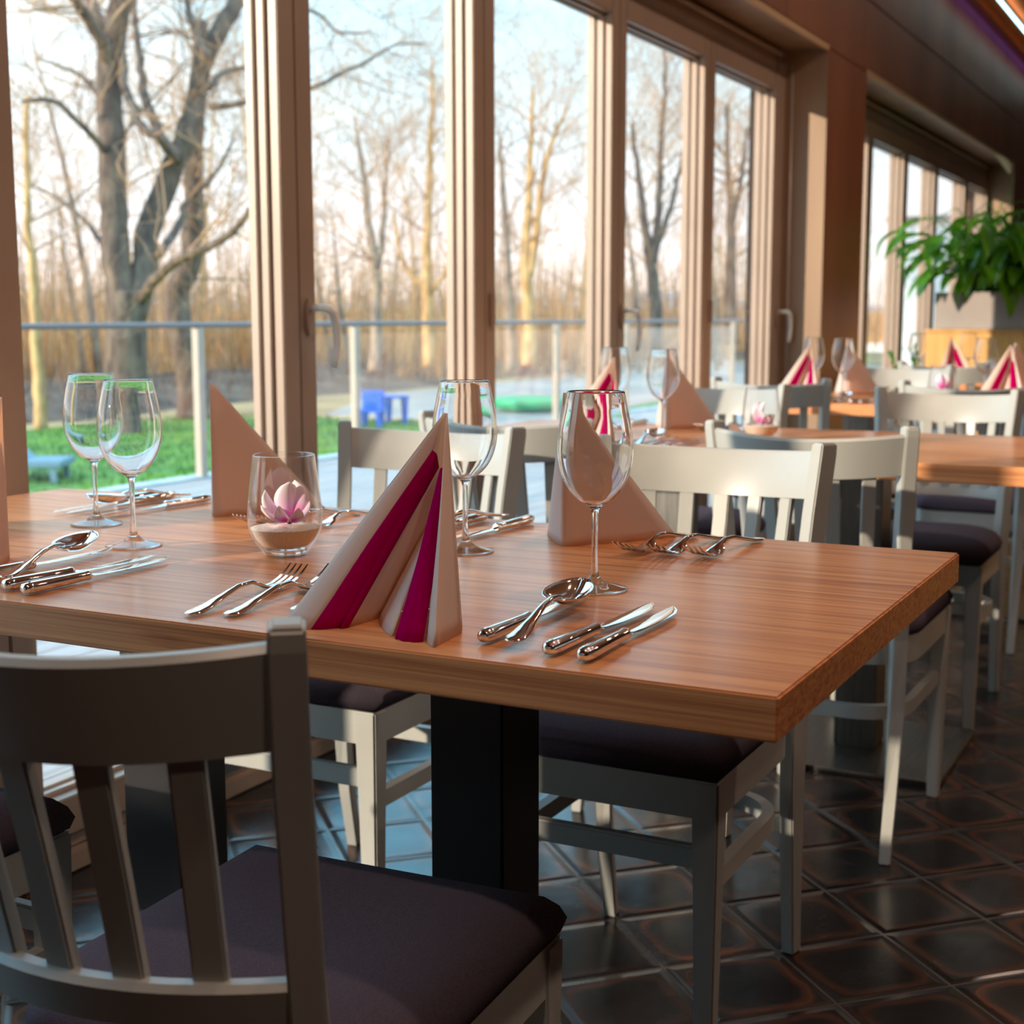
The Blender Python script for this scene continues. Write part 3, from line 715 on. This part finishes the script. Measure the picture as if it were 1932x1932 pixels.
def leaf_blade(mb, base, az, tilt, ln, wd, droop, nu=8):
    d = Vector((cos(az), sin(az), 0)); side = Vector((-sin(az), cos(az), 0)); p = Vector(base); a = tilt; pts = []
    for i in range(nu+1):
        pts.append((p.copy(), a)); p = p + (d*cos(a) + Vector((0, 0, 1))*sin(a))*(ln/nu); a -= droop/nu
    vs = []; fs = []
    for i, (q, a) in enumerate(pts):
        u = i/nu; w_ = wd*(sin(pi*min(.985, .04+u*.96))**.8)*(1.15-.5*u)
        if i == nu: w_ = .001
        nr = Vector((0, 0, 1))*cos(a) - d*sin(a)
        vs += [q+side*w_+nr*w_*.35, q+side*w_*.5+nr*w_*.08, q, q-side*w_*.5+nr*w_*.08, q-side*w_+nr*w_*.35]
    for i in range(nu):
        for j in range(4): fs.append((i*5+j, i*5+j+1, (i+1)*5+j+1, (i+1)*5+j))
    mb.add(vs, fs)
def lily(name, loc, nleaf, seed, spread, lens, label, flowers=()):
    t = empty(name, loc); tag(t, label, 'plant'); rnd = random.Random(seed); fo = MB(); st = MB()
    for k in range(nleaf):
        az = rnd.uniform(0, 2*pi); el_ = rnd.uniform(.35, 1.35); r = rnd.uniform(.3, 1)*spread
        b = Vector((rnd.uniform(-.06, .06), rnd.uniform(-spread*.35, spread*.35), 0))
        d = Vector((cos(az), sin(az), 0)); mid = b + d*r*.35 + Vector((0, 0, r*(.45+.5*sin(el_)))); e_ = b + d*r*.75 + Vector((0, 0, r*(.75*sin(el_)+.05)))
        st.tube([b, b.lerp(mid, .6)+Vector((0, 0, .02)), mid.lerp(e_, .4)+Vector((0, 0, .015)), e_], [.005, .004, .0032, .0025], 5)
        leaf_blade(fo, e_, az+rnd.uniform(-.5, .5), rnd.uniform(-.4, .55), lens*rnd.uniform(.7, 1.15), lens*rnd.uniform(.14, .21), rnd.uniform(.9, 1.9))
    st.build('stems', M['leaf'], t, smooth=3); fo.build('foliage', M['leaf'], t, smooth=3)
    for (az, h, ln, tl) in flowers:
        m_ = MB(); e_ = Vector((cos(az)*.06, sin(az)*.06, h)); m_.tube([(0, 0, 0), (e_.x*.3, e_.y*.3, h*.5), e_], [.004, .0035, .003], 6); s2 = m_.build('flower_stalk', M['leaf'], t, smooth=3)
        f_ = MB(); leaf_blade(f_, e_, az, tl, ln, ln*.2, .7); f_.build('spathe', M['spathe'], s2, smooth=3)
    return t
lily('peace_lily', (8.40, 1.22, 1.17), 230, 7, .62, .27, 'large glossy green plant spilling over the grey planter, left clump', [(2.5, .66, .16, 1.0), (2.0, .45, .12, -1.2), (2.4, .30, .14, .2)])
lily('peace_lily', (8.44, .75, 1.17), 210, 11, .62, .27, 'large glossy green plant in the planter at the right picture edge', [])
# small pots on the sill behind
for i, (x, y, h) in enumerate(((8.42, 1.86, .34), (8.95, 1.86, .40), (9.7, 1.86, .36))):
    t = empty('potted_plant', (x, y, .43)); tag(t, ('small green pot plant on the far sill, first from the pier', 'small green pot plant on the far sill, middle of three', 'small green pot plant on the far sill, farthest from the pier')[i], 'plant', 'small plants on the far sill')
    MB().lathe([(.0005, 0), (.035, 0), (.048, .08), (.05, .085), (.045, .085), (.04, .07), (.0005, .07)], 20).build('pot', M['white'], t, smooth=.7)
    fo = MB(); rnd = random.Random(i+30)
    for k in range(26): leaf_blade(fo, (rnd.uniform(-.02,.02), rnd.uniform(-.02,.02), .08+rnd.random()**.6*h*.8), rnd.uniform(0, 6.28), rnd.uniform(.1, 1.2), .13*rnd.uniform(.6, 1), .018, 1.2, 5)
    MB().tube([(0, 0, .05), (.004, 0, h*.5), (0, .004, h*.9)], .004, 6).build('stem', M['leaf'], t)
    fo.build('foliage', M['leaf'], t, smooth=3)

# ------------------------------------------------------------------ outside: deck and railing
DZ = -.05; RY = 6.42
d_ = struct(MB().box(-8, 26, 2.07, RY+.02, DZ-.06, DZ-.012), 'trim_3', M['dark'])
dk = empty('deck', (0, 0, 0)); dk['kind'] = 'structure'
y = 2.10; k = 0
bd = MB()
while y < RY-.1:
    bd.box(-8, 26, y, y+.136, DZ-.012-.014, DZ); y += .142; k += 1
bd.build('deck_boards', M['deck'], dk)
MB().box(-8, 26, RY-.06, RY+.12, -.42, -.035).build('deck_fascia', M['concrete'], dk, bevel=.01)
MB().box(-8, 26, 2.061, 2.16, -.06, .005).build('threshold', M['concrete'], dk, bevel=.004)
rl = empty('railing', (0, RY, DZ)); tag(rl, 'glass balustrade with white posts and slim metal handrail along the deck', 'railing')
px_ = [5.75 - 1.87*k for k in range(1, 6)] + [5.75, 7.70, 9.62, 11.48, 13.36, 15.2, 17.1, 19.0]
px_.sort()
MB().tube([(-8, 0, 1.05), (26, 0, 1.05)], .02, 12).build('handrail', M['rail'], rl, smooth=3)
for x in px_: MB().box(x-.032, x+.032, -.03, .03, 0, 1.035).build('post', M['white'], rl, bevel=.004)
for a, b in zip(px_[:-1], px_[1:]): MB().box(a+.06, b-.06, -.006, .006, .08, .97).build('glass_panel', M['pane'], rl)

# ------------------------------------------------------------------ grounds
GZ = -.42
def terrain():
    """lawn near the deck, path, then a meadow"""
    lawn = MB()
    def hgt(x, y): return GZ + .05*noise.noise(Vector((x*.15, y*.15, 0)))
    lawn.grid(lambda u, v: (lambda x, y: (x, y, hgt(x, y)))(-40+100*u, RY+.06+60*v), 60, 40)
    struct(lawn, 'ground', M['meadow'], smooth=3)
terrain()
def sheet(name, pts, z0, m, label, cat, kind=None):
    mb = MB(); n_ = len(pts); mb.rings([[(x, y, z0-.12) for x, y in pts], [(x, y, z0) for x, y in pts]]); o = mb.build(name, m); 
    if kind: o['kind'] = kind
    else: tag(o, label, cat)
    return o
# lawn (left) : tufted grass as one thing nobody can count
lawn = sheet('lawn', [(-10, RY+.13), (13.2, RY+.13), (16.8, 9.4), (16.5, 12.2), (14, 13.6), (-10, 16)], -.355, M['grass'], None, None, 'structure')
gr = MB(); rnd = random.Random(2)
for k in range(16000):
    x = rnd.uniform(3, 16.5); y = rnd.uniform(RY+.2, 13.5)
    if y > 14.6-.06*x or x > 13.2+ (y-RY)*1.1: continue
    h = rnd.uniform(.02, .07); a = rnd.uniform(0, pi); dx, dy = cos(a)*.012, sin(a)*.012; q = rnd.uniform(-.02, .02)
    gr.add([(x-dx, y-dy, -.357), (x+dx, y+dy, -.357), (x+q, y+q, -.355+h)], [(0, 1, 2)])
tag(gr.build('grass', M['grass']), 'green grass blades of the lawn beyond the deck', 'grass', kind='stuff')
sheet('paved_path', [(16.9, 9.6), (13.3, RY+.13), (40, RY+.13), (44, 15), (22, 14.3), (17.2, 12.0)], -.36, M['paving'], None, None, 'structure')
tag(sheet('grass_strip', [(13.6, 7.3), (15.2, 8.3), (27, 9.0), (27, 8.2)], -.34, M['grass'], '', ''), 'narrow strip of grass across the pale paving', 'lawn')
# brown earthen bank with scrub
def bank():
    mb = MB()
    def fn(u, v):
        x = -6+58*u; y0 = 14.6 + .02*x; y = y0+5*v
        return (x, y, GZ-.05 + (.85 if x < 16 else .5)*sin(pi*min(1, v*.62))*(.8+.35*noise.noise(Vector((x*.35, v*3, 1)))))
    mb.grid(fn, 90, 12).build('bank', M['soil'], smooth=3)['kind'] = 'structure'
bank()
sc = MB(); rnd = random.Random(5)
for k in range(5200):
    x = rnd.uniform(4, 44); y = 14.5+.02*x+rnd.uniform(0, 4.5); z = GZ+rnd.uniform(.0, .5); a = rnd.uniform(0, 2*pi); l_ = rnd.uniform(.2, .75)
    d = Vector((cos(a)*.6, sin(a)*.6, rnd.uniform(.3, 1.2))).normalized()*l_; p = Vector((x, y, z)); s_ = Vector((-d.y, d.x, 0)).normalized()*.008
    sc.add([p-s_, p+s_, p+d+s_*.3, p+d-s_*.3], [(0, 1, 2, 3)])
tag(sc.build('scrub', M['scrub']), 'tangle of bare brown undergrowth on the bank', 'undergrowth', kind='stuff')
# reeds
rd = MB(); rnd = random.Random(9)
for k in range(26000):
    u = rnd.random(); x = rnd.uniform(2, 95); y = (19.5 if x < 27 else 14.5)+rnd.random()**1.3*26 + .05*x
    h = rnd.uniform(1.2, 2.5)*(.75+.35*noise.noise(Vector((x*.12, y*.12, 0)))+.1); w_ = rnd.uniform(.010, .028); a = rnd.uniform(0, pi)
    lx, ly = rnd.gauss(0, .12), rnd.gauss(0, .12); dx, dy = cos(a)*w_, sin(a)*w_; zb = GZ
    rd.add([(x-dx, y-dy, zb), (x+dx, y+dy, zb), (x+lx*.5+dx, y+ly*.5+dy, zb+h*.6), (x+lx+dx*.4, y+ly, zb+h), (x+lx-dx*.4, y+ly, zb+h), (x+lx*.5-dx, y+ly*.5-dy, zb+h*.6)], [(0, 1, 2, 5), (5, 2, 3, 4)])
tag(rd.build('reeds', M['reed']), 'wide bed of golden dry reeds behind the trees', 'reeds', kind='stuff')
th = MB(); rnd = random.Random(15)
for k in range(15000):
    az = radians(10+62*rnd.random()); d = 24+38*rnd.random()**.8; x, y = d*cos(az), d*sin(az)
    if y < (19.5 if x < 28 else 12.5): continue
    h = rnd.uniform(1.4, 4.4)*rnd.uniform(.6, 1); w_ = rnd.uniform(.006, .014); a = rnd.uniform(0, pi); lx, ly = rnd.gauss(0, .45), rnd.gauss(0, .45); dx, dy = cos(a)*w_, sin(a)*w_
    zb = GZ+rnd.uniform(0, 1.2)
    th.add([(x-dx, y-dy, zb), (x+dx, y+dy, zb), (x+lx*.35+dx, y+ly*.35+dy, zb+h*.55), (x+lx, y+ly, zb+h), (x+lx*.35-dx, y+ly*.35-dy, zb+h*.55)], [(0, 1, 2, 4), (4, 2, 3)])
tag(th.build('thicket', M['twig']), 'fine brown thicket of bare twigs between the far tree trunks', 'undergrowth', kind='stuff')
far = MB().add([(-200, 40, GZ-.02), (600, 40, GZ-.02), (600, 700, GZ-.02), (-200, 700, GZ-.02)], [(0, 1, 2, 3)])
far.build('far_field', M['meadow'])['kind'] = 'structure'
hl = MB()
def hf(u, v):
    a = radians(-25+130*u); r = 420+120*v; q = 1+6*noise.noise(Vector((u*9, 0, 2)))+5*noise.noise(Vector((u*27, 0, 5)))
    return (r*cos(a), r*sin(a), GZ+(q+6)*(sin(pi*v/1.2)))
hl.grid(hf, 120, 6).build('hills', M['hill'], smooth=3)['kind'] = 'structure'

# ------------------------------------------------------------------ trees
def grow(mb, p, d, ln, r, depth, rnd, spread=.6, up=.25, kids=3, sides=5):
    n_ = 4; pts = [p.copy()]; rad = [r]; q = p.copy(); v = d.normalized()
    for i in range(n_):
        v = (v + Vector((rnd.gauss(0, .13), rnd.gauss(0, .13), rnd.gauss(0, .10)+up*.12))).normalized(); q = q+v*(ln/n_); pts.append(q.copy()); rad.append(max(.0028, r*(1-.62*(i+1)/n_)))
    mb.tube(pts, rad, max(3, sides), False)
    if depth <= 0: return
    for k in range(kids):
        i = rnd.choice((2, 3, 4)) if k else 4; a = rnd.uniform(0, 2*pi)
        o = v.orthogonal().normalized(); o.rotate(Matrix.Rotation(a, 3, v))
        nd = (v*(1-spread*.5) + o*spread*rnd.uniform(.6, 1.2) + Vector((0, 0, up))).normalized()
        grow(mb, pts[i], nd, ln*rnd.uniform(.58, .8), rad[i]*.85, depth-1, rnd, spread, up, kids, sides-1)
def limb(mb, path, r0, r1, rnd, twigs=5, depth=3, tl=1.3, sides=10, jitter=.010, tw=None):
    tw = tw or mb
    """path: list of (px, py, distance) surveyed points turned into world points; random twigs sprout from it"""
    P_ = [at(*q) for q in path]; fine = []
    for i in range(len(P_)-1):
        for k in range(5):
            t_ = k/5; p0 = P_[max(i-1, 0)]; p1 = P_[i]; p2 = P_[i+1]; p3 = P_[min(i+2, len(P_)-1)]
            fine.append(.5*((2*p1)+(-p0+p2)*t_+(2*p0-5*p1+4*p2-p3)*t_*t_+(-p0+3*p1-3*p2+p3)*t_**3))
    fine.append(P_[-1]); n_ = len(fine)
    rad = [r0+(r1-r0)*i/(n_-1) for i in range(n_)]
    fine = [f+Vector((rnd.gauss(0, jitter), rnd.gauss(0, jitter), 0))*min(1, i/3) for i, f in enumerate(fine)]
    mb.tube(fine, rad, sides)
    for k in range(twigs):
        i = rnd.randrange(int(n_*.35), n_); v = (fine[min(i+1, n_-1)]-fine[i-1]).normalized(); o = v.orthogonal().normalized(); o.rotate(Matrix.Rotation(rnd.uniform(0, 6.28), 3, v))
        grow(tw, fine[i], (v*.6+o*rnd.uniform(.5, 1.1)), tl*rnd.uniform(.6, 1.3), min(.02, rad[i]*.35), depth, rnd, .65, .15, 3, 4)
rnd = random.Random(21)
D = 17.5
t = empty('big_tree', tuple(ground(243, 815, GZ)))
def world_child(mb, name, m, t, **k):
    o = mb.build(name, m, t, **k); o.matrix_parent_inverse = Matrix.Translation(-Vector(t.location)); return o
tr_ = MB()
limb(tr_, [(243, 835, D), (238, 760, D), (236, 680, D), (240, 600, D), (236, 550, D)], .30, .22, rnd, 0)
limb(tr_, [(232, 600, D), (222, 520, D), (214, 400, D), (212, 250, D), (205, 120, D), (218, 50, D), (245, -60, D)], .185, .14, rnd, 7, 3, 1.5)
limb(tr_, [(250, 600, D), (272, 500, D+.2), (285, 420, D+.3), (330, 310, D+.4), (368, 205, D+.5), (385, 115, D+.6), (438, 20, D+.8), (480, -60, D+1)], .175, .10, rnd, 9, 3, 1.4)
world_child(tr_, 'trunk', M['bark'], t, smooth=3)
for path, r0, r1, tw in (
    ([(208, 130, D), (190, 70, D-.3), (150, 10, D-.6), (110, -50, D-1)], .10, .05, 5),
    ([(212, 60, D), (180, 20, D+.3), (140, -40, D+.5)], .08, .04, 4),
    ([(230, 60, D), (234, 150, D-.2), (262, 230, D-.4), (300, 262, D-.5), (335, 300, D)], .06, .05, 4),
    ([(262, 570, D), (300, 520, D-.5), (345, 485, D-1), (405, 460, D-1.6), (455, 420, D-2.2), (490, 365, D-2.8)], .075, .03, 7),
    ([(335, 300, D), (300, 250, D+.8), (275, 180, D+1.2), (262, 90, D+1.6), (250, -20, D+2)], .085, .04, 6),
    ([(392, 110, D), (372, 70, D+.2), (355, 10, D+.4), (350, -50, D+.5)], .07, .03, 4),
    ([(398, 200, D), (430, 198, D-.2), (482, 186, D-.4), (530, 160, D-.8), (585, 150, D-1.2)], .05, .025, 5),
    ([(395, 165, D), (425, 135, D+.4), (470, 128, D+.8)], .05, .025, 4),
    ([(222, 520, D), (180, 440, D+.5), (120, 380, D+1), (60, 350, D+1.5)], .045, .015, 6),
    ([(212, 300, D), (160, 240, D-.5), (100, 190, D-.8), (40, 190, D-1)], .05, .015, 7),
    ([(212, 210, D), (150, 140, D+.6), (70, 110, D+1)], .045, .015, 7),
    ([(500, 190, D), (590, 165, D+.6), (640, 140, D+1), (700, 112, D+1.2), (745, 85, D+1.4), (800, 82, D+1.6)], .04, .012, 6),
    ([(520, 30, D), (590, 20, D+.6), (640, 60, D+.8), (700, 60, D+1)], .03, .010, 8),
    ([(300, 480, D), (340, 420, D+.6), (352, 380, D+.9), (405, 330, D+1.2), (440, 260, D+1.6)], .06, .02, 7)):
    b_ = MB(); c_ = MB(); limb(b_, path, r0, r1, rnd, tw+3, 3, 1.2, 7, tw=c_); q = world_child(b_, 'branch', M['bark'], t, smooth=3); u = c_.build('twigs', M['twig'], q, smooth=3); u.matrix_parent_inverse = Matrix.Identity(4)
tag(t, 'huge dark bare tree forking low, behind the left window leaf', 'tree')
def traced(name, m, paths, label, seed, tl=1.2, depth=3):
    rnd_ = random.Random(seed); q = paths[0][0][0]; t = empty(name, tuple(at(*q))); tag(t, label, 'tree')
    for i, (path, r0, r1, tw) in enumerate(paths):
        b_ = MB(); c_ = MB(); limb(b_, path, r0, r1, rnd_, tw, depth, tl, 8, tw=c_); q = world_child(b_, 'trunk' if i == 0 else 'branch', m, t, smooth=3); u = c_.build('twigs', M['twig'], q, smooth=3)
D2 = 20
traced('leaning_tree', M['bark'], [([(365, 790, D2), (362, 720, D2), (345, 640, D2), (335, 560, D2), (362, 470, D2), (368, 330, D2), (372, 180, D2), (380, 40, D2)], .24, .09, 12)], 'leaning dark trunk just right of the huge forked tree', 2)
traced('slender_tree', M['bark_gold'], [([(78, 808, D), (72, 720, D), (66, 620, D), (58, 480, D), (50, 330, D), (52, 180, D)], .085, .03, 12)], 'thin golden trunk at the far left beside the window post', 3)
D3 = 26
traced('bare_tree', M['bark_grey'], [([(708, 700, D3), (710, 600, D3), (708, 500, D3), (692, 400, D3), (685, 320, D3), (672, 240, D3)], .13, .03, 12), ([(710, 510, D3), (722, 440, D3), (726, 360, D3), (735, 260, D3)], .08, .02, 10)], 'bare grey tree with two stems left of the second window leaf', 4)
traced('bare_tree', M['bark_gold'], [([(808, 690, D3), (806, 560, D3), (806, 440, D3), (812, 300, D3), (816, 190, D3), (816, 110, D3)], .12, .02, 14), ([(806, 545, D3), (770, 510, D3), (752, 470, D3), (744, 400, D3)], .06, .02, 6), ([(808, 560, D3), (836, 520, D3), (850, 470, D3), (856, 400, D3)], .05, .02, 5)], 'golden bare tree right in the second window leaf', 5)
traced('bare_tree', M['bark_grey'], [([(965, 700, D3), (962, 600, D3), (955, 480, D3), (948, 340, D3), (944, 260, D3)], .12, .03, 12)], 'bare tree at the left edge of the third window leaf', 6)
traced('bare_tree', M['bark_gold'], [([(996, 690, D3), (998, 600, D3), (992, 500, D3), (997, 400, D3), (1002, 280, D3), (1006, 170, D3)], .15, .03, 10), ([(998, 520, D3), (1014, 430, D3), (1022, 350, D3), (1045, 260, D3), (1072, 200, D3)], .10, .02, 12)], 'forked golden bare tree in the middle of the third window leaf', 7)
D4 = 24
traced('bare_tree', M['bark'], [([(1237, 660, D4), (1236, 560, D4), (1228, 490, D4), (1214, 400, D4), (1204, 320, D4), (1192, 230, D4)], .13, .03, 10), ([(1232, 495, D4), (1240, 420, D4), (1246, 300, D4), (1255, 180, D4), (1254, 60, D4)], .09, .02, 12), ([(1238, 470, D4), (1262, 400, D4), (1284, 320, D4), (1296, 230, D4)], .06, .02, 8)], 'dark bare tree forking in the fourth window leaf', 8)
traced('bare_tree', M['bark'], [([(1378, 650, D4), (1377, 560, D4), (1380, 450, D4), (1376, 330, D4), (1372, 200, D4)], .14, .03, 16), ([(1380, 430, D4), (1400, 330, D4), (1412, 240, D4)], .06, .02, 8)], 'dark bare tree in the fifth window leaf before the pier', 9)
# woodland behind: a few grown trees, copied
protos = []
for s in range(5):
    r_ = random.Random(100+s); t = empty('woodland_tree'); b_ = MB()
    p0 = Vector((0, 0, 0)); hh = r_.uniform(4.6, 6.6); pts = [p0]; v = Vector((r_.gauss(0, .05), r_.gauss(0, .05), 1)); rad = [.085]
    for i in range(8): v = (v+Vector((r_.gauss(0, .05), r_.gauss(0, .05), 0))).normalized(); pts.append(pts[-1]+v*hh/8); rad.append(.085*(1-.85*(i+1)/8))
    b_.tube(pts, rad, 7); b_.build('trunk', M['bark_gold'] if s % 2 else M['bark_grey'], t, smooth=3)
    c_ = MB()
    for k in range(22):
        i = r_.randrange(2, 9); o = Vector((r_.gauss(0, 1), r_.gauss(0, 1), r_.uniform(.3, 1.2))).normalized()
        grow(c_, pts[i], o, hh*.22*(1.25-i/12), rad[i]*.22+.003, 3, r_, .6, .25, 3, 4)
    c_.build('branches', M['twig'], t, smooth=3)
    protos.append(t)
rnd = random.Random(77); first = [1]*5; cnt = 0
spots = []
for k in range(56):
    az = radians(13+57*((k+.5)/56)+rnd.uniform(-.6, .6)); d = rnd.uniform(29, 52); spots.append((d*cos(az), d*sin(az)))
for k, (x, y) in enumerate(spots):
    if y < 12: y = 12+rnd.random()*2
    if x < 30 and y < 17: y = 17+rnd.random()*4
    s = k % 5
    o = protos[s] if first[s] else copy_tree(protos[s]); first[s] = 0
    o.location = (x, y, GZ-.05); o.rotation_euler.z = rnd.uniform(0, 6.28); q = rnd.uniform(.75, 1.15); o.scale = (q, q, q*rnd.uniform(.9, 1.15))
    tag(o, *((('slim golden-stemmed leafless tree standing among the reeds', 'tree', 'golden woodland trees among the reeds') if s % 2 else ('slim grey-stemmed leafless tree standing among the reeds', 'tree', 'grey woodland trees among the reeds'))))

# ------------------------------------------------------------------ garden things
tb = ground(727, 802, -.36); t = empty('play_table', tuple(tb)); tag(t, 'small blue plastic play table on the paving outside', 'table')
t.rotation_euler.z = radians(-20)
MB().box(-.24, .24, -.22, .22, .36, .39).build('tabletop', M['blueplastic'], t, bevel=.01)
for sx_ in (-1, 1):
    for sy_ in (-1, 1): MB().rings([[(sx_*.19+a*k, sy_*.17+b*k, z) for a, b in ((-1, -1), (1, -1), (1, 1), (-1, 1))] for z, k in ((0, .02), (.36, .038))]).build('leg', M['blueplastic'], t)
tb = ground(700, 806, -.36); t = empty('play_chair', tuple(tb)); tag(t, 'small blue plastic chair beside the play table outside', 'chair'); t.rotation_euler.z = radians(200)
MB().box(-.15, .15, -.15, .15, .20, .225).build('seat', M['blueplastic'], t, bevel=.008)
MB().box(-.16, -.135, -.15, .15, .22, .47).build('backrest', M['blueplastic'], t, bevel=.008)
for sx_ in (-1, 1):
    for sy_ in (-1, 1): MB().rings([[(sx_*.12+a*k, sy_*.12+b*k, z) for a, b in ((-1, -1), (1, -1), (1, 1), (-1, 1))] for z, k in ((0, .016), (.2, .026))]).build('leg', M['blueplastic'], t)
o = MB().lathe([(.001, .0), (.3, 0), (.55, .06), (.62, .16), (.6, .2), (.5, .13), (.001, .10)], 28).build('sand_shell', M['greenplastic'], smooth=3)
o.location = tuple(ground(1000, 776, -.36)); tag(o, 'round green plastic sand shell on the paving outside', 'toy')
t = empty('garden_lounger', tuple(ground(48, 905, -.36))); tag(t, 'low blue-grey garden lounger on the lawn at far left', 'lounger'); t.rotation_euler.z = radians(-58)
MB().box(-1.2, .38, -.28, .28, .13, .19).build('seat', M['bluebench'], t, bevel=.012)
MB().rings([[(-.02, -.28, .19), (-.02, .28, .19), (.03, .28, .19), (.03, -.28, .19)], [(-.42, -.28, .52), (-.42, .28, .52), (-.37, .28, .53), (-.37, -.28, .53)]]).build('backrest', M['bluebench'], t, bevel=.006)
for sx_ in (-1.1, .3):
    for sy_ in (-.24, .24): MB().box(sx_-.025, sx_+.025, sy_-.025, sy_+.025, -.03, .13).build('leg', M['bluebench'], t)
# white garden building seen through the far windows
wb = empty('garden_building', (28.6, 4.0, GZ)); tag(wb, 'low white rendered building outside the second row of windows', 'building')
MB().box(-.6, 14, -3.0, 2.36, 0, 3.25).build('wall', M['whiterender'], wb)
MB().box(-.7, 14.2, -3.2, 2.42, 3.25, 3.36).build('roof', M['paving'], wb)
